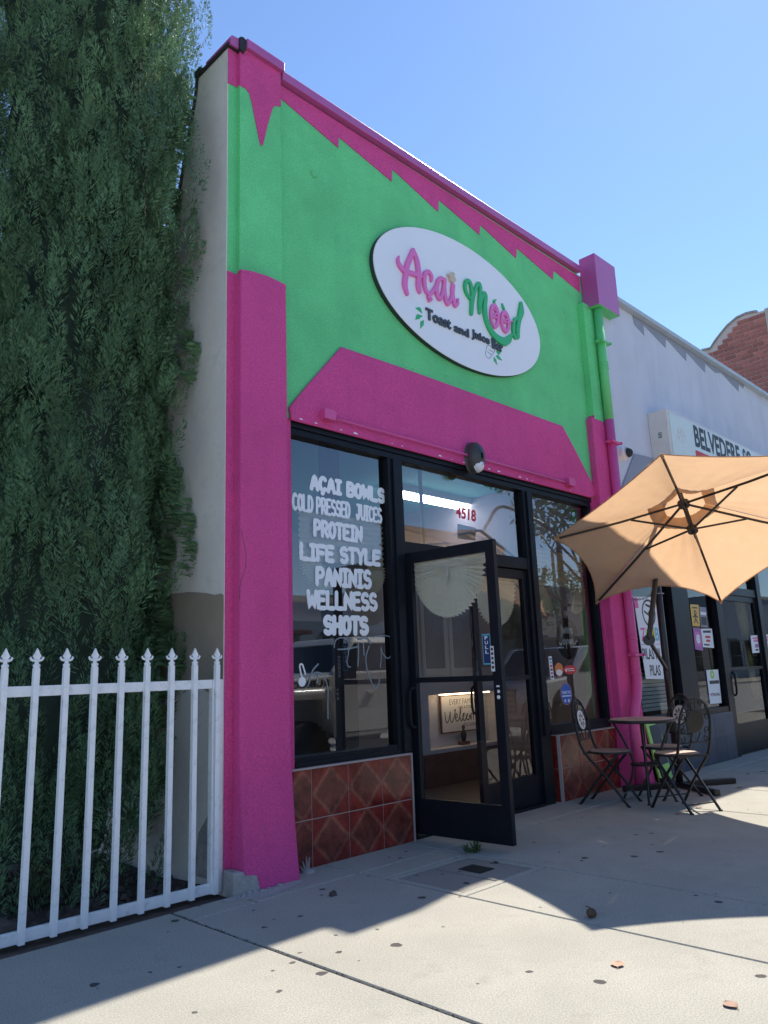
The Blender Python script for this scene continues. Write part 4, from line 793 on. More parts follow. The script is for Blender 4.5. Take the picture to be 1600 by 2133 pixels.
cypress('cypress_tree', 'tall dense dark green cypress filling the corner between fence and side wall', (-.73, .86, .0), 9.8, r1, 11700, 5, wallx=.72, zmin=.16)
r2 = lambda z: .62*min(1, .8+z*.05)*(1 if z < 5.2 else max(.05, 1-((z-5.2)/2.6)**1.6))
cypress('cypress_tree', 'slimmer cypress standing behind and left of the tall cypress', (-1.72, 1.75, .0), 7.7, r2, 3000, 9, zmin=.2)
# ------------------------------------------------------------------ bistro table and folding chairs
def bistro_table(c):
    t = thing('bistro_table', 'round mosaic-topped iron bistro table before the right tiled bulkhead', 'table', (c[0], c[1], 0))
    m = MB(); m.lathe([(.29, .70), (.30, .705), (.30, .722), (.29, .728)], 36); m.build('tabletop', 'black_iron', t); m = MB(); m.lathe([(.288, .7282), (.286, .732)], 36); m.build('mosaic', 'chair_mosaic', t)
    for k in range(4):
        a = R(25+90*k); pr = smoothpath([(.26, .70), (.19, .56), (.125, .40), (.115, .32), (.14, .2), (.21, .05), (.23, .0)], 4); m = MB(); m.tube([(r*math.cos(a), r*math.sin(a), z) for r, z in pr], .011, 8); m.lathe([(.018, 0), (.016, .01)], 8, c=(.23*math.cos(a), .23*math.sin(a), 0)); m.build('leg', 'black_iron', t, smooth=True)
    m = MB(); m.lathe([(.135, .315), (.14, .318), (.14, .326), (.135, .33)], 24); m.build('shelf', 'black_iron', t)
bistro_table((4.17, -.62))
def folding_chair(c, face, label):
    rz = math.atan2(face[1], face[0])-math.pi/2; t = thing('folding_chair', label, 'chair', (c[0], c[1], 0), rz, 'folding bistro chairs round the table')
    I = 'black_iron'   # local +y is forward
    for s in (-1, 1):
        x = s*.175; m = MB(); m.tube(smoothpath([(x, .235, .0), (x, .05, .25), (x*.98, -.12, .44), (x*.98, -.17, .56), (x*.96, -.20, .72)], 5), .0122, 7); m.lathe([(.017, 0), (.015, .012)], 8, c=(x, .235, 0)); m.build('leg', I, t, smooth=True)
        x2 = s*.155; m = MB(); m.tube(smoothpath([(x2, -.215, .0), (x2, -.03, .22), (x2, .13, .40), (x2*.9, .17, .44)], 5), .0122, 7); m.lathe([(.017, 0), (.015, .012)], 8, c=(x2, -.215, 0)); m.build('leg', I, t, smooth=True)
    m = MB(); m.tube([(-.155, -.16, .066), (.155, -.16, .066)], .006, 6); m.tube([(-.175, .16, .095), (.175, .16, .095)], .006, 6); m.build('stretcher', I, t)
    m = MB(); m.lathe([(.185, .44), (.192, .444), (.192, .455), (.185, .46)], 30, c=(0, .055, 0)); m.box(-.175, .175, -.145, -.12, .437, .452); se = m.build('seat', I, t); m = MB(); m.lathe([(.18, .4605), (.178, .464)], 30, c=(0, .055, 0)); m.build('mosaic', 'chair_mosaic', se)
    # arched back, leaning
    def B(u, w): return (u, -.20-(w-.72)*.16-.0, w)
    m = MB(); m.tube([B(.168*math.cos(R(a)), .72+.205*math.sin(R(a))) for a in range(0, 181, 12)], .0105, 7); m.tube([B(-.168, .56), B(.168, .56)], .006, 6); bk = m.build('back_frame', I, t, smooth=True)
    def scroll(cx, cz, r, a0, turn, s): return [B(cx+s*r*(1-k/16)*math.cos(R(a0+turn*k)), cz+r*(1-k/16)*math.sin(R(a0+turn*k))) for k in range(0, 14)]
    for s in (-1, 1):
        m = MB()
        for cx, cz, r, a0, tn in ((.115, .84, .035, 200, 30), (.05, .885, .03, -60, 32), (.135, .77, .03, 100, 30), (.135, .66, .032, 250, -30), (.13, .59, .03, 120, 30)): m.tube(scroll(s*cx, cz, r, a0, tn, s), .0055, 5)
        m.tube([B(s*.06, .645), B(s*.045, .60), B(s*.02, .56)], .0055, 5); m.build('scrollwork', I, bk)
    m = MB(); m.tube([B(0, .925), B(0, .84)], .0055, 5); m.build('spindle', I, bk)
    m = MB(); m.lathe([(.092, -.006), (.098, -.003), (.098, .004), (.092, .006)], 30, axis='y'); c0 = B(0, .735); m.v = [(a+c0[0], c0[1]+b-cc_*.16, cc_+c0[2]) for a, b, cc_ in m.v]; md = m.build('medallion', I, bk)
    m = MB(); m.lathe([(.088, .0062), (.086, .009)], 30, axis='y'); m.v = [(a+c0[0], c0[1]+b-cc_*.16, cc_+c0[2]) for a, b, cc_ in m.v]; m.build('medallion_face', 'medallion_white', bk)
    m = MB()
    for k in range(8):
        a = R(45*k); d = np.array([math.cos(a), math.sin(a)]); nn = np.array([-d[1], d[0]]); P = [d*.018, d*.045+nn*.013, d*.074, d*.045-nn*.013]; y0 = .0112
        m.add([(c0[0]+p[0], c0[1]+y0-p[1]*.16, c0[2]+p[1]) for p in P], [(0, 1, 2, 3)][::1])
    m.build('flower', 'flower_brown', bk)
    return t
folding_chair((3.90, -.36), (.19, -.98), 'folding chair with its back to the tiled bulkhead, flower medallion edge-on')
folding_chair((3.95, -1.07), (.39, .92), 'folding chair showing the dark back of its round medallion')
folding_chair((4.53, -.66), (-.9, .42), 'folding chair with its flowered medallion showing behind the other chair')
# ------------------------------------------------------------------ cantilever umbrella
UH = CAMP+.978*(np.array([4.576, -1.092, 2.760])-CAMP); UN = np.array([.3224, .3063, .8957]); UN /= np.linalg.norm(UN)
TP = [CAMP+.978*(np.array(q)-CAMP) for q in ((3.46, -.29, 2.41), (4.66, .01, 1.88), (5.64, -.92, 1.84), (5.42, -2.15, 2.35), (4.22, -2.46, 2.88), (3.24, -1.52, 2.91))]
UB = np.array([5.07, -.50, 0.0])
um = thing('cantilever_umbrella', 'tan six-sided cantilever umbrella tilted over the bistro table', 'umbrella', tuple(UB))
def U(p): return np.array(p)-UB
apex = UH+UN*.07; tips = [t+UN*.02 for t in TP]
SCA = (.10, .17, .06, .06, .06, .05)
v = []; f = []; NR, NA = 12, 18; inner = .16
for s in range(6):
    A, B_ = tips[s], tips[(s+1) % 6]
    for j in range(NR+1):
        t = inner+(1-inner)*j/NR
        for i in range(NA+1):
            u = i/NA; p = apex+((A*(1-u)+B_*u)-apex)*t; sagk = 4*u*(1-u)
            mid = (A+B_)/2; p = p-UN*.055*sagk*math.sin(math.pi*min(1, t))-(mid-apex)*SCA[s]*sagk*t**3+UN*(.006*math.sin(u*31+t*4+s*2)*t*(1-t)*3+.007*math.sin(u*47+s*3)*t**3*(1-sagk))
            v.append(U(p))
for s in range(6):
    o = s*(NR+1)*(NA+1)
    for j in range(NR):
        for i in range(NA): a = o+j*(NA+1)+i; f.append((a, a+1, a+NA+2, a+NA+1))
cp = MB().add(v, f).build('canopy', 'canopy', um, smooth=True)
# vent cap above the hub
v = [U(apex+UN*.09)]; f = []
for s in range(6):
    A, B_ = tips[s], tips[(s+1) % 6]; v += [U(apex+(A-apex)*.27+UN*.035), U(apex+((A+B_)/2-apex)*.26+UN*.03)]
for k in range(12): f.append((0, 1+k, 1+(k+1) % 12))
MB().add(v, f).build('vent_cap', 'canopy', um, smooth=True)
m = MB()
for s in range(6):   # hem around the edge
    A, B_ = tips[s], tips[(s+1) % 6]; mid = (A+B_)/2; P = []
    for i in range(9): u = i/8; sagk = 4*u*(1-u); P.append(U(A*(1-u)+B_*u-(mid-apex)*SCA[s]*sagk-UN*.006))
    m.tube(P, .005, 5)
m.build('hem', 'canopy', um)
low = UH-UN*.31
for s in range(6):
    m = MB(); tip = TP[s]; d = (tip-UH); m.tube([U(UH), U(UH+d*.5-UN*.012), U(UH+d*.965)], .012, 6); m.build('rib', 'umbrella_frame', um)
    m = MB(); m.tube([U(low), U(UH+d*.42-UN*.02)], .0105, 6); m.build('strut', 'umbrella_frame', um)
    m = MB(); m.tube([U(UH+d*.965), U(tip)], .014, 7); m.build('rib_pocket', 'canopy', um)
m = MB(); m.tube([U(UH+UN*.1), U(low-UN*.03)], .022, 10); m.tube([U(UH+UN*.02), U(UH-UN*.03)], .055, 12); m.tube([U(low+UN*.025), U(low-UN*.03)], .048, 12); m.build('hub', 'umbrella_frame', um, smooth=False)
m = MB(); m.tube([U(low-UN*.03), U(low-UN*.1)], .008, 6); m.build('crank_cord', 'umbrella_frame', um)
top = UB+np.array([0, 0, 2.62])
m = MB(); m.tube([(0, 0, .03), (0, 0, 2.62)], .036, 14); m.build('pole', 'umbrella_frame', um, smooth=True)
m = MB(); m.tube([U(q) for q in smoothpath([top, top+np.array([-.05, -.06, .22]), UH+np.array([.25, .2, .42]), UH+UN*.24, UH+UN*.10], 6)], .022, 10); m.build('boom', 'umbrella_frame', um, smooth=True)
J = on(1352, 1333, 1, -.62); K1 = on(1367, 1195, 1, -.62)
m = MB(); m.tube([U(J), U(K1), U(K1+(K1-J)*.35)], .027, 8); m.build('lift_arm', 'umbrella_frame', um); sl = UB+np.array([0, 0, 1.16])
m = MB(); m.tube([U(J), (0, 0, 1.16)], .021, 8); m.build('brace', 'umbrella_frame', um)
m = MB(); m.tube([U(J+np.array([-.03, -.02, 0])), U(J+np.array([.03, .02, 0]))], .055, 10); m.tube([U(J), U(J+np.array([-.09, -.04, .03])), U(J+np.array([-.10, -.05, .10]))], .009, 6); m.build('crank_box', 'umbrella_frame', um)
m = MB(); m.tube([(0, 0, 1.07), (0, 0, 1.25)], .038, 12); m.tube([(-.055, 0, 1.2), (.06, 0, 1.2)], .014, 8); m.build('collar', 'umbrella_frame', um); m = MB(); m.tube([(0, 0, .35), (0, 0, .42)], .036, 12); m.build('collar', 'umbrella_frame', um)
for d in ((-.83, .55), (.83, -.55), (-.55, -.83), (.55, .83)):
    l = .62 if d != (.55, .83) else .33; a = math.atan2(d[1], d[0]); m = MB(); m.box(.03, l, -.03, .03, .004, .055); ca_, sa_ = math.cos(a), math.sin(a); m.v = [(x*ca_-y*sa_, x*sa_+y*ca_, z) for x, y, z in m.v]; m.build('base_arm', 'umbrella_frame', um, bevel=.004)
# chain from pole to drainpipe
a = UB+np.array([.0, .035, 1.98]); b = np.array([5.12, -.08, 1.96]); a = np.array([5.0, -.47, 1.95])
ch = thing('chain', 'dark steel chain tying the umbrella pole to the magenta drainpipe', 'chain', tuple(a)); n = 16
for k in range(n):
    t = (k+.5)/n; p = (b-a)*t+np.array([0, 0, -.16*t*(1-t)]); d = (b-a)/n; d = d/np.linalg.norm(d); e = np.array([0, 0, 1.]) if k % 2 else np.cross(d, [0, 0, 1.]); e = e/np.linalg.norm(e)
    m = MB(); m.tube([p+d*.018*math.cos(R(q))+e*.010*math.sin(R(q)) for q in range(0, 361, 45)], .0032, 5); m.build('link', 'galvanised', ch)
m = MB(); m.tube([np.array([.03+.07*math.cos(R(q)), -.03+.07*math.sin(R(q)), .0]) for q in range(0, 361, 30)], .006, 5); m.build('loop', 'galvanised', ch)
# ------------------------------------------------------------------ grey neighbour
nb = thing('grey_shop_building', 'pale grey stucco shop with lightbox sign beyond the drainpipe', 'building', (5.5, 0, 0))
def N(mb, name, mt, par=None, **k): mb.v = [(a-5.5, b, c) for a, b, c in mb.v]; return mb.build(name, mt, par or nb, **k)
N(MB().box(5.305, 11.895, -.08, .25, 2.85, 5.66), 'facade_wall', 'grey_stucco'); N(MB().box(5.487, 11.894, -.165, .30, 5.661, 5.72), 'coping', 'grey_coping', bevel=.006)
N(MB().box(5.5, 11.89, .26, 9, 5.45, 5.5), 'roof', 'roof_flat')
c12 = crop((1200, 500), 4.0)
zz = [(462, 560), (700, 715), (1050, 940), (1395, 1160), (1392, 1238), (1357, 1198), (1355, 1262), (1212, 1108), (1160, 1105), (1077, 1028), (1075, 1102), (918, 932), (918, 1006), (750, 822), (746, 896), (562, 706), (568, 796), (486, 702)]
m = MB(); q = fpoly(zz, c12, -.084); q = [(a, min(b, 5.659)) for a, b in q]; m.prism(q, -.086, -.0805); N(m, 'zigzag_band', 'dark_grey_paint')
m = MB(); m.prism(fpoly([(1290, 1030), (1322, 945), (1345, 950), (1470, 985), (1600, 1020), (1600, 1100), (1295, 1100)], ident, -.095), -.098, -.0805); N(m, 'hood_panel', 'dark_grey_paint', bevel=.006)
# storefront
m = MB(); m.box(5.33, 11.9, -.02, .12, 2.72, 2.849); m.box(6.44, 6.90, -.03, .12, .60, 2.719); m.box(7.78, 7.98, -.03, .12, .0, 2.719); m.box(9.35, 9.5, -.03, .12, .0, 2.719); m.box(7.981, 9.349, -.01, .10, 2.15, 2.26); m.box(5.33, 5.40, -.02, .12, .60, 2.719)
m.box(5.401, 6.439, -.02, .1, .60, .655); m.box(6.901, 7.779, -.02, .1, .585, .655); N(m, 'storefront_frame', 'black_aluminium', bevel=.003)
def npane(x0, x1, z0, z1, y=.04): m = MB().add([(x0, y, z0), (x1, y, z0), (x1, y, z1), (x0, y, z1)], [(0, 1, 2, 3)]); return N(m, 'window_pane', 'neighbour_glass')
n1 = npane(5.40, 6.44, .655, 2.72); n2 = npane(6.90, 7.78, .655, 2.72); npane(7.98, 9.35, 2.26, 2.72); npane(9.5, 11.85, .3, 2.72)
m = MB(); m.box(7.985, 8.06, .01, .05, .02, 2.15); m.box(9.27, 9.345, .01, .05, .02, 2.15); m.box(8.06, 9.27, .012, .048, .02, .40); m.box(8.06, 9.27, .012, .048, 2.07, 2.15); m.box(8.06, 9.27, .006, .048, 1.11, 1.15); nd = N(m, 'door', 'black_aluminium')
m = MB().add([(8.06, .03, .40), (9.27, .03, .40), (9.27, .03, 2.07), (8.06, .03, 2.07)], [(0, 1, 2, 3)]); N(m, 'pane', 'neighbour_glass', nd)
m = MB(); m.tube(smoothpath([(8.02, .008, .78), (8.02, -.05, .80), (8.02, -.055, .93), (8.02, -.05, 1.06), (8.02, .008, 1.08)], 4), .014, 7); N(m, 'handle', 'black_aluminium', nd, smooth=True)
# slate bulkhead
m = MB(); m.box(5.335, 7.80, -.04, .1, -.02, .583); N(m, 'bulkhead', 'grout')
for zr, xsr in (((.0, .295), [5.335, 5.66, 6.265, 6.87, 7.16, 7.48, 7.80]), ((.295, .583), [5.335, 5.96, 6.57, 7.175, 7.80])):
    for i in range(len(xsr)-1): N(MB().box(xsr[i]+.003, xsr[i+1]-.003, -.052, -.0405, zr[0]+.003, zr[1]-.003), 'tile', 'slate_tile', bevel=.002)
N(MB().box(9.5, 11.86, -.04, .1, .0, .3), 'bulkhead', 'slate_tile')
m = MB(); m.box(5.4, 11.8, .13, 6, -.03, .012); N(m, 'interior_floor', 'interior_floor'); m = MB(); m.box(5.4, 11.8, 4.0, 4.1, .012, 3.0); m.box(5.36, 5.4, .13, 4, .012, 3.0); m.box(11.8, 11.84, .13, 4.0, .012, 3.0); N(m, 'interior_wall', 'interior_dark'); N(MB().box(5.4, 11.8, .13, 4, 3.0, 3.05), 'ceiling', 'interior_dark')
# blinds, curtains, posters
m = MB()
for k in range(14): z = .70+k*.045; m.add([(5.42, .10, z), (6.43, .10, z), (6.43, .125, z+.035), (5.42, .125, z+.035)], [(0, 1, 2, 3)])
tag(m.build('window_blind', 'blind'), 'pale horizontal slat blind behind the dance banner window', 'blind')
def curtain(x0, x1, xb0, xb1, z0, z1, y, label, mt='curtain', n=40):
    v = []; f = []
    for i in range(n+1):
        t = i/n; dy = .035*math.sin(t*math.pi*9)
        for j in range(5): s = j/4; v.append(((x0+(x1-x0)*t)*(1-s)+(xb0+(xb1-xb0)*t)*s, y+dy, z1+(z0-z1)*s))
    for i in range(n):
        for j in range(4): a = i*5+j; f.append((a, a+5, a+6, a+1))
    tag(MB().add(v, f).build('curtain', mt, smooth=True), label, 'curtain', 'curtains in the grey shop')
curtain(7.99, 8.25, 7.99, 8.20, .62, 2.15, .14, 'narrow yellow curtain at the handle side of the grey shop door'); curtain(8.9, 9.5, 9.25, 9.75, .68, 2.6, .16, 'wide yellow curtain gathered inside the grey shop door'); curtain(6.92, 7.2, 6.92, 7.22, .66, 2.7, .16, 'pale green curtain beside the posters in the grey shop window', 'blind')
def poster(name, label, px, cr, y, base, marks=()):
    q = [on(*cr(a, b), 1, y) for a, b in px]; q = [(p[0], p[2]) for p in q]; c = (q[0][0], y, q[0][1]); T = lambda p: (p[0]-c[0], p[1]-c[1], p[2]-c[2])
    t = thing(name, label, 'poster', c); m = MB(); m.prism([q[0], q[1], q[3], q[2]], y, y+.002); m.v = [T(p) for p in m.v]; m.build('sheet', base, t)
    def at(u, w): return np.array(q[0])*(1-u)*(1-w)+np.array(q[1])*u*(1-w)+np.array(q[2])*(1-u)*w+np.array(q[3])*u*w
    for kind, mt, args in marks:
        m = MB()
        if kind == 'text': txt, u0, u1, w0, w1 = args; font_text(m, txt, [at(u0, w0), at(u1, w0), at(u0, w1), at(u1, w1)], y-.0003, .0008, .02)
        elif kind == 'bar': u0, u1, w0, w1 = args; a, b, c2, d = at(u0, w0), at(u1, w0), at(u1, w1), at(u0, w1); m.prism([tuple(a), tuple(b), tuple(c2), tuple(d)], y-.0012, y-.0004)
        elif kind == 'ring': u, w_, rr, wd_ = args; m.brush([at(u+rr*math.cos(R(k)), w_+rr*.72*math.sin(R(k))) for k in range(0, 361, 20)], wd_, y-.0004, .0008)
        elif kind == 'stroke': pts, wd_ = args; m.brush([at(*p) for p in smoothpath(pts, 4)], wd_, y-.0004, .0008)
        m.v = [T(p) for p in m.v]; m.build('print', mt, t)
    return t
c7b = crop((1130, 1180), 3.404)
poster('dance_banner', 'white dance class banner lettered pilas in the grey shop window', [(735, 798), (896, 798), (645, 215), (852, 215)], c7b, .02, 'paper_white', [
    ('bar', 'print_pink', (.0, .12, .86, .99)), ('bar', 'print_pink', (.86, .98, .72, .82)), ('ring', 'print_black', (.45, .80, .22, .012)), ('stroke', 'print_black', ([(.38, .9), (.55, .86), (.42, .78), (.55, .72), (.42, .68)], .014)), ('stroke', 'print_black', ([(.3, .82), (.42, .78)], .012)),
    ('text', 'print_pink', ('Z', .06, .24, .46, .62)), ('text', 'print_lime', ('U', .26, .40, .46, .62)), ('text', 'print_yellow', ('M', .42, .58, .46, .62)), ('text', 'print_cyan', ('B', .60, .74, .46, .62)), ('text', 'print_pink', ('A', .76, .92, .46, .62)), ('bar', 'print_purple', (.02, .98, .415, .42)),
    ('text', 'print_black', ('PILAS PILAS', .02, .98, .235, .37)), ('text', 'print_black', ('PILAS', .22, .66, .04, .17))])
poster('wall_poster', 'small orange poster with a figure in the grey shop window', [(1065, 420), (1118, 425), (1047, 268), (1108, 272)], c7b, .03, 'paper_orange', [('bar', 'print_black', (.2, .8, .82, .88)), ('ring', 'print_black', (.5, .62, .12, .008)), ('stroke', 'print_black', ([(.5, .55), (.5, .35), (.3, .15)], .01)), ('stroke', 'print_black', ([(.5, .35), (.72, .15)], .01)), ('stroke', 'print_black', ([(.25, .42), (.5, .48), (.75, .42)], .01))])
poster('wall_poster', 'dark photo poster beside the small orange poster', [(1125, 428), (1172, 432), (1112, 285), (1160, 290)], c7b, .03, 'interior_lavender', [('bar', 'print_black', (.1, .9, .1, .5)), ('bar', 'paper_white', (.1, .9, .6, .75))])
poster('wall_poster', 'purple poster with a white ring and letter below the orange one', [(1085, 588), (1140, 598), (1068, 436), (1122, 440)], c7b, .03, 'print_purple', [('ring', 'paper_pink', (.5, .5, .42, .012)), ('stroke', 'paper_white', ([(.66, .62), (.45, .66), (.34, .5), (.45, .36), (.66, .4), (.66, .5), (.52, .5)], .018))])
poster('wall_poster', 'white schedule sheet with red print beside the purple poster', [(1140, 572), (1218, 578), (1124, 442), (1202, 440)], c7b, .03, 'paper_white', [('bar', 'print_black', (.15, .85, .78, .9)), ('bar', 'sticker_red', (.3, .75, .5, .62)), ('bar', 'sticker_red', (.35, .7, .3, .42)), ('bar', 'print_black', (.1, .6, .1, .18))])
poster('wall_poster', 'white card with lime round mark lettered strong low in the window', [(1190, 975), (1272, 968), (1162, 735), (1246, 730)], c7b, .03, 'paper_white', [('ring', 'print_lime', (.45, .86, .12, .02)), ('bar', 'print_black', (.15, .95, .58, .68)), ('text', 'print_black', ('STRONG', .2, .9, .22, .31)), ('bar', 'print_pink', (.1, .2, .24, .3))])
poster('wall_poster', 'wide pale sheet with pink table print on the grey shop door', [(1490, 615), (1640, 602), (1475, 490), (1625, 480)], c7b, .02, 'paper_white', [('bar', 'print_pink', (.08, .9, .8, .88)), ('bar', 'paper_pink', (.12, .8, .62, .76)), ('bar', 'print_purple', (.15, .3, .3, .5)), ('bar', 'print_purple', (.4, .5, .25, .4)), ('bar', 'print_black', (.6, .7, .25, .42)), ('bar', 'print_black', (.15, .28, .12, .22))])
# lightbox sign
sb = thing('lightbox_sign', 'weathered lightbox sign with black block lettering on the grey building', 'sign', (6.22, -.08, 3.70))
m = MB(); m.box(0, 4.9, -.25, -.0008, 0, .645); m.build('cabinet', 'sign_cabinet', sb, bevel=.008); m = MB(); m.box(.05, 4.85, -.257, -.2505, .04, .605); m.build('face', 'sign_face', sb)
m = MB(); y = -.2575
q = [on(*c12(a, b), 1, -.463) for a, b in ((995, 1705), (1360, 1800), (972, 1545), (1352, 1720))]
z0 = .286; z1 = .586; x0 = .75
font_text(m, 'BELVEDERE', rect(x0, x0+1.57, z0, z1), y, .001, .032); m.build('lettering', 'print_black', sb); font_text(MB(), 'SO', rect(x0+1.69, x0+2.05, z0, z1), y, .001, .03).build('lettering', 'print_black', sb)
m = MB(); m.box(x0-.02, x0+3, y-.0012, y, .04, .235); m.build('red_band', 'sticker_red', sb)
p = on(*c12(875, 1625), 1, -.3375); m = MB()
for k in range(5): m.brush([(p[0]-6.22+.07*math.cos(R(72*k)), p[2]-3.70+.07*math.sin(R(72*k))), (p[0]-6.22+.03*math.cos(R(72*k)), p[2]-3.70+.03*math.sin(R(72*k)))], .012, y, .001)
m.brush([(p[0]-6.22+.1*math.cos(R(k)), p[2]-3.70+.1*math.sin(R(k))) for k in range(0, 361, 20)], .004, y, .001); m.build('ball_emblem', 'sign_cabinet', sb)
m = MB(); m.box(-.0025, -.0003, -.17, -.1, .27, .37); m.build('rating_plate', 'sign_face', sb); m = MB()
for k in range(4): m.box(-.004, -.0027, -.16, -.11, .285+k*.02, .295+k*.02)
m.build('rating_print', 'print_black', sb)
# dome camera
p = on(1305, 943, 1, -.15); dcam = thing('dome_camera', 'white dome security camera on the grey wall beside the drainpipe', 'camera', (p[0], -.0805, p[2]-.05))
m = MB(); m.lathe([(.08, 0), (.085, -.035), (.078, -.07), (.06, -.088)], 20, c=(0, 0, .05), axis='y'); m.build('housing', 'white_vinyl', dcam, smooth=True); m = MB(); m.lathe([(.055, -.088), (.05, -.115), (.033, -.135), (.005, -.143)], 18, c=(.005, 0, .045), axis='y'); m.build('dome', 'car_black', dcam, smooth=True)
# lime sandwich board leaning at the wall
b0, b1 = on(1364, 1640, 2, 0), on(1408, 1626, 2, 0); p0 = np.array([5.275, -.20, 0]); lb = thing('sandwich_board', 'lime green board with a dark chalk panel leaning behind the bistro table', 'board', tuple(p0))
d = (b1-b0); d[2] = 0; d /= np.linalg.norm(d); nn = np.array([-d[1], d[0], 0.]); wv = .46; h = .62; d = np.array([.985, .17, 0]); nn = np.array([-.17, .985, 0])
def board(u0, u1, w0, w1, off, th):
    def P(u, w, o): return d*u+nn*(.10*w/.62+o)+np.array([0, 0, w])
    return MB().hexa([P(u0, w0, off), P(u1, w0, off), P(u1, w0, off+th), P(u0, w0, off+th)], [P(u0, w1, off), P(u1, w1, off), P(u1, w1, off+th), P(u0, w1, off+th)])
board(0, wv, 0, h, 0, .02).build('frame', 'lime_paint', lb, bevel=.003); board(.10, wv-.03, .16, h-.05, -.004, .0035).build('chalk_panel', 'interior_dark', lb)
# folding table and bin behind the door glass
ft = thing('folding_table', 'white folding table standing inside the grey shop door', 'table', (8.9, .75, .012)); m = MB(); m.box(-.35, .5, -.25, .25, .68, .72); m.build('tabletop', 'white_vinyl', ft)
for s in (-.28, .42): m = MB(); m.tube([(s, -.22, 0), (s, .2, .68)], .012, 6); m.tube([(s, .22, 0), (s, -.2, .68)], .012, 6); m.build('leg', 'galvanised', ft)
bn = thing('storage_bin', 'blue storage bin with a pale lid under the folding table', 'bin', (8.95, .65, .012)); MB().box(-.2, .2, -.15, .15, 0, .3).build('body', 'sticker_blue', bn, bevel=.02); MB().box(-.21, .21, -.16, .16, .30, .40).build('lid', 'paper_white', bn, bevel=.02)
# ------------------------------------------------------------------ brick building beyond
bk = thing('brick_building', 'red brick building with curved parapet beyond the grey shop', 'building', (11.9, 0, 0))
arc_px = [(1578, 650), (1572, 650.3), (1555, 654), (1535, 663), (1515, 680), (1500, 698), (1488, 714), (1480, 727), (1462, 731)]
pr = [on(u, v, 0, 11.9) for u, v in arc_px]; pr = [(p[1], p[2]) for p in pr]; ye, ze = pr[-1]; zt = pr[0][1]
prof = [(pr[0][0]-.12, 0), (pr[0][0]-.12, zt)]+pr+[(6, ze-.02), (6, 0)]
m = MB(); m.prism(prof[::-1], .016, 5.0, axis=0); m.build('wall', 'mortar', bk)
m = MB(); yf = pr[0][0]-.125; m.box(.0, 5.0, yf-.08, yf, 0, zt+.02); m.build('front_wall', 'cream_wall', bk)
bm = MB().box(0, .03, -.097, .097, -.037, .037).mesh('brick', 'brick'); bh = MB().box(0, .03, -.045, .045, -.037, .037).mesh('brick', 'brick')
tops = sorted(pr[1:]); 
def topz(y):
    for (a, b), (c, d_) in zip(tops, tops[1:]):
        if a <= y <= c: return b+(d_-b)*(y-a)/(c-a)
    return zt if y < tops[0][0] else ze
z = 5.9; row = 0
while z < zt:
    y = yf+.10+(.105 if row % 2 else 0)
    if row % 2: 
        if z+.04 < topz(yf+.05): link('brick', bh, bk, (0, yf+.051, z))
    while y < 1.9:
        if z+.04 < min(topz(y-.1), topz(y+.1)): link('brick', bm, bk, (random.uniform(-.003, .003), y, z))
        y += .210
    z += .090; row += 1
m = MB(); P3 = [(.01, a, b+.015) for a, b in pr]; v = []; f = []
for i, (a, b) in enumerate(pr): v += [(-.02, a, b+.0), (5, a, b+.0), (5, a, b+.035), (-.02, a, b+.035)]
for i in range(len(pr)-1):
    for k in range(4): k2 = (k+1) % 4; f.append((i*4+k, (i+1)*4+k, (i+1)*4+k2, i*4+k2))
f += [(0, 1, 2, 3), tuple(range(4*len(pr)-1, 4*len(pr)-5, -1))]; m.add(v, f); m.build('parapet_cap', 'broken_concrete', bk)
# ------------------------------------------------------------------ across the street (seen in the glass)
def far_building(x0, x1, h, mt, label, y=-19.5, dep=10):
    t = thing('commercial_building', label, 'building', (x0, y, 0), 0); w_ = x1-x0
    MB().box(0, w_, -dep, 0, 0, h).build('wall', mt, t); MB().box(-.05, w_+.05, -.2, .08, h, h+.25).build('cornice', 'cream_wall', t); n = max(2, int(w_/3.2))
    for k in range(n):
        a = (k+.18)*w_/n; b = (k+.82)*w_/n; wn = MB().box(a, b, .0, .05, .7, 2.8).build('window', 'dark_window', t); MB().box(a, b, .051, .09, 1.7, 1.76).build('mullion', 'galvanised', wn)
        MB().box(a-.1, b+.1, .0, .7, 2.9, 3.05).build('awning', ['blue_wall', 'counter_wood', 'galvanised'][k % 3], t)
    return t
far_building(-14, -2, 4.6, 'tan_wall', 'tan single-storey shop row across the street'); far_building(-1.5, 9.5, 5.2, 'cream_wall', 'cream single-storey shop with awnings across the street'); far_building(10, 24, 4.2, 'blue_wall', 'blue-grey low shop across the street'); far_building(40.5, 58, 4.8, 'cream_wall', 'long cream shop across the street beyond the taller tan one'); far_building(58.6, 82, 6.5, 'blue_wall', 'tall blue-grey block across the street, farthest along'); far_building(24.6, 40, 5.6, 'tan_wall', 'taller tan shop across the street beside the low blue-grey one')
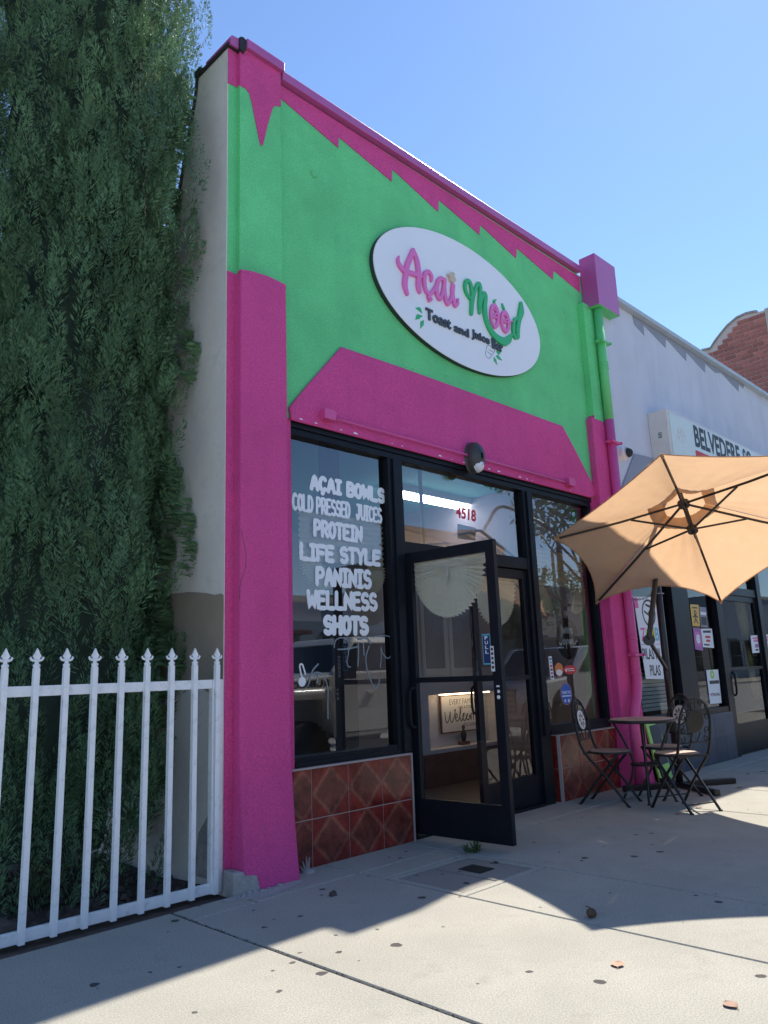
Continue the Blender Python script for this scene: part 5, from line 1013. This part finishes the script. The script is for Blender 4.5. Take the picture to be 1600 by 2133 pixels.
def street_tree(label, loc_, H, R_, seed, n=5200):
    rg = np.random.default_rng(seed); t = thing('street_tree', label, 'tree', loc_); m = MB(); m.tube([(0, 0, -.1), (.03, 0, H*.3), (0, .05, H*.55), (.05, 0, H*.8)], [.16, .12, .08, .03], 9)
    m.build('trunk', 'bark', t, smooth=True); m = MB()
    for k in range(10):
        a = rg.uniform(0, 6.28); z0 = H*rg.uniform(.35, .6); m.tube([(0, 0, z0), (math.cos(a)*R_*.4, math.sin(a)*R_*.4, z0+H*.12), (math.cos(a)*R_*.6, math.sin(a)*R_*.6, z0+H*.2)], [.04, .022, .006], 6)
    m.build('limb', 'bark', t); cl = [(rg.normal(0, R_*.45), rg.normal(0, R_*.45), H*.68+rg.normal(0, H*.12), R_*rg.uniform(.25, .45)) for k in range(16)]; v = []; f = []
    for k in range(n):
        c = cl[rg.integers(len(cl))]; d = rg.normal(0, 1, 3); d /= np.linalg.norm(d); p = np.array(c[:3])+d*c[3]*rg.uniform(.6, 1); a = rg.normal(0, 1, 3); a /= np.linalg.norm(a); b = np.cross(a, d); s = rg.uniform(.06, .12); i = len(v)
        v += [tuple(p-a*s), tuple(p+b*s*.5), tuple(p+a*s), tuple(p-b*s*.5)]; f.append((i, i+1, i+2, i+3))
    o = MB().add(v, f).build('crown', 'leaf_green', t); o['kind'] = 'stuff'
street_tree('leafy street tree at the near kerb beyond the parked vehicles', (13.0, -4.8, -.0), 8.2, 2.0, 3); street_tree('leafy street tree before the cream shop across the street', (9.6, -16.3, -.0), 6.5, 2.1, 4); street_tree('leafy street tree before the taller tan shop across the street', (27, -16.5, 0), 6.5, 2.2, 8)
p = on(1157, 1230, 1, .16+16.2); sl = thing('street_lamp', 'grey cobra-head street lamp across the street', 'street lamp', (p[0], -16.2, 0)); m = MB(); m.tube([(0, 0, 0), (0, 0, 7.2)], [.11, .07], 10); m.build('pole', 'galvanised', sl); m = MB(); m.tube(smoothpath([(0, 0, 6.9), (.5, .5, 7.5), (1.4, 1.4, 7.7)], 5), .035, 7); m.build('arm', 'galvanised', sl); m = MB(); m.lathe([(.05, -.08), (.16, -.03), (.17, .03), (.06, .1)], 12, c=(1.6, 1.6, 7.7)); m.build('lamp_head', 'galvanised', sl)
for k, (x_, y_, w_, h_, mt_) in enumerate(((95, -14, 14, 7.5, 'tan_wall'), (90, 6, 16, 9, 'cream_wall'), (-75, -12, 14, 7, 'cream_wall'))):
    t = thing('distant_block', ['distant tan block closing the street', 'distant cream block behind the near side shops', 'distant cream block at the other end of the street'][k], 'building', (x_, y_, -.15)); MB().box(-6, 6, -w_/2, w_/2, 0, h_).build('wall', mt_, t)
    for i_ in range(5): MB().box(-6.05, -6.0, -w_/2+1+i_*w_/5.2, -w_/2+2.2+i_*w_/5.2, 1.0, 2.6).build('window', 'dark_window', t)
# ------------------------------------------------------------------ parked vehicles
def wheel(t, x, y, z, r, wd_, out):
    m = MB(); m.lathe([(r*.62, -wd_/2), (r*.95, -wd_/2), (r, -wd_*.36), (r, wd_*.36), (r*.95, wd_/2), (r*.62, wd_/2)], 28, c=(x, y, z), axis='y'); w_ = m.build('wheel', 'tyre', t)
    m = MB()
    for k in range(28): a = R(360/28*k); m.box(x+math.cos(a)*r-.02, x+math.cos(a)*r+.02, y-wd_*.4, y+wd_*.4, z+math.sin(a)*r-.015, z+math.sin(a)*r+.015)
    m.build('tread', 'tyre', w_)
    m = MB(); m.lathe([(r*.62, out*wd_*.2), (r*.58, out*wd_*.42), (r*.2, out*wd_*.3), (r*.1, out*wd_*.4)] if out > 0 else [(r*.1, out*wd_*.4), (r*.2, out*wd_*.3), (r*.58, out*wd_*.42), (r*.62, out*wd_*.2)], 20, c=(x, y, z), axis='y'); m.build('rim', 'rim', w_)
# off-roader, nose towards -x, kerb side at y = -3.62
jp = thing('parked_offroader', 'white boxy off-road vehicle with hard top parked at the kerb', 'car', (2.87, -3.62, -.15)); Wd = 1.72
body = [(.15, .70), (.12, 1.22), (.18, 1.33), (1.36, 1.40), (1.42, 1.44), (4.05, 1.44), (4.08, .62), (3.75, .62), (3.72, .80), (3.55, 1.06), (2.95, 1.06), (2.78, .80), (2.75, .56), (1.42, .56), (1.36, .82), (1.2, 1.10), (.55, 1.10), (.42, .92), (.4, .70)]
m = MB(); m.prism(body[::-1], -Wd, -.06); m.build('body', 'car_white', jp, bevel=.03)
m = MB(); m.hexa([(1.42, -Wd+.03, 1.445), (4.03, -Wd+.03, 1.445), (4.03, -.09, 1.445), (1.42, -.09, 1.445)], [(1.80, -Wd+.12, 1.82), (3.98, -Wd+.12, 1.82), (3.98, -.18, 1.82), (1.80, -.18, 1.82)]); m.build('glasshouse', 'dark_window', jp)
m = MB(); m.hexa([(1.80, -Wd+.09, 1.825), (4.04, -Wd+.09, 1.825), (4.04, -.15, 1.825), (1.80, -.15, 1.825)], [(1.92, -Wd+.16, 1.93), (4.0, -Wd+.16, 1.93), (4.0, -.22, 1.93), (1.92, -.22, 1.93)]); m.build('roof', 'car_white', jp, bevel=.03)
for x0, x1 in ((1.42, 1.86), (2.55, 2.62), (3.3, 3.4), (3.98, 4.03)):
    m = MB(); m.tube([(x0 if x0 < 2 else x0, -.088, 1.44), (x1 if x0 < 2 else x0+.02, -.175, 1.825)], .035, 6); m.build('pillar', 'car_white', jp)
for cx in (.88, 3.25):
    m = MB(); m.tube([(cx+.62*math.cos(R(a)), -.04, .48+.70*min(.97, math.sin(R(a))*1.2)) for a in range(8, 173, 12)], .075, 8); m.build('fender_flare', 'car_white', jp, smooth=True)
for cx in (.88, 3.25):
    wheel(jp, cx, -.13, .405, .405, .26, 1); wheel(jp, cx, -Wd+.13, .405, .405, .26, -1)
m = MB(); m.box(-.06, .12, -Wd+.1, -.1, .5, .72); m.box(4.085, 4.2, -Wd+.1, -.1, .5, .72); m.build('bumper', 'car_black', jp, bevel=.03); m = MB(); m.box(1.45, 2.72, -.1, -.02, .40, .495); m.build('rocker_rail', 'car_black', jp)
for xs_ in (1.44, 2.56): m = MB(); m.box(xs_, xs_+.012, -.0595, -.056, .6, 1.43); m.build('door_seam', 'car_black', jp)
m = MB(); m.box(1.45, 2.56, -.0595, -.056, .62, .632); m.build('door_seam', 'car_black', jp)
m = MB(); font_text(m, 'RUBICON', [(1.32, 1.25), (.52, 1.23), (1.32, 1.345), (.52, 1.315)], -.0595, -.003, .03); m.build('hood_lettering', 'print_black', jp)
for x in (2.02, 2.9): m = MB(); m.box(x, x+.14, -.059, -.03, 1.12, 1.16); m.build('door_handle', 'car_white', jp); 
for x in (1.46, 2.58): m = MB(); m.box(x, x+.11, -.059, -.03, .9, .94); m.box(x, x+.11, -.059, -.03, 1.2, 1.24); m.build('hinge', 'chrome_white', jp)
m = MB(); m.tube([(1.55, -.06, 1.36), (1.52, .06, 1.40)], .02, 6); m.box(1.45, 1.58, .03, .2, 1.34, 1.52); m.build('mirror', 'car_black', jp)
m = MB()
for k in range(7): m.box(.105, .118, -Wd/2-.45+k*.13, -Wd/2-.38+k*.13, .75, 1.05)
m.build('grille', 'car_black', jp)
for yy in (-.35, -Wd+.35): m = MB(); m.lathe([(.1, -.0), (.1, .03)], 18, c=(.09, yy, .92), axis='x'); m.build('headlight', 'lamp_lens', jp)
# pickup behind it
pk = thing('parked_pickup', 'white pickup truck with wide barred grille parked behind the off-roader', 'truck', (8.9, -3.62, -.15)); Wd = 1.95
body = [(.05, .45), (.0, 1.0), (.1, 1.13), (1.45, 1.22), (2.05, 1.80), (3.35, 1.84), (3.6, 1.30), (5.4, 1.28), (5.45, .55), (4.85, .55), (4.75, .85), (4.5, .98), (4.2, .98), (3.95, .85), (3.88, .5), (1.5, .48), (1.42, .82), (1.2, .98), (.9, .98), (.68, .82), (.6, .45)]
m = MB(); m.prism(body[::-1], -Wd, -.05); m.build('body', 'car_white', pk, bevel=.04)
m = MB(); m.prism([(1.62, 1.30), (3.42, 1.32), (3.22, 1.74), (2.10, 1.72)], -.055, -.045); m.build('side_window', 'dark_window', pk); m = MB(); m.hexa([(1.44, -Wd+.1, 1.235), (1.52, -Wd+.1, 1.235), (1.52, -.15, 1.235), (1.44, -.15, 1.235)], [(1.96, -Wd+.2, 1.77), (2.03, -Wd+.2, 1.77), (2.03, -.25, 1.77), (1.96, -.25, 1.77)]); m.build('windscreen', 'dark_window', pk)
m = MB(); m.box(-.03, .04, -Wd+.35, -.40, .62, 1.04); gri = m.build('grille', 'car_black', pk)
for k in range(4): m = MB(); m.box(-.05, -.031, -Wd+.35, -.40, .66+k*.1, .70+k*.1); m.build('grille_bar', 'steel', gri)
for yy in (-.36, -Wd+.08): m = MB(); m.box(-.03, .05, yy, yy+.26, .78, 1.02); m.build('headlight', 'lamp_lens', pk, bevel=.02)
m = MB(); m.box(-.12, .04, -Wd+.04, -.08, .38, .58); m.build('bumper', 'steel', pk, bevel=.03)
for cx in (1.05, 4.35): wheel(pk, cx, -.16, .38, .38, .25, 1); wheel(pk, cx, -Wd+.16, .38, .38, .25, -1)
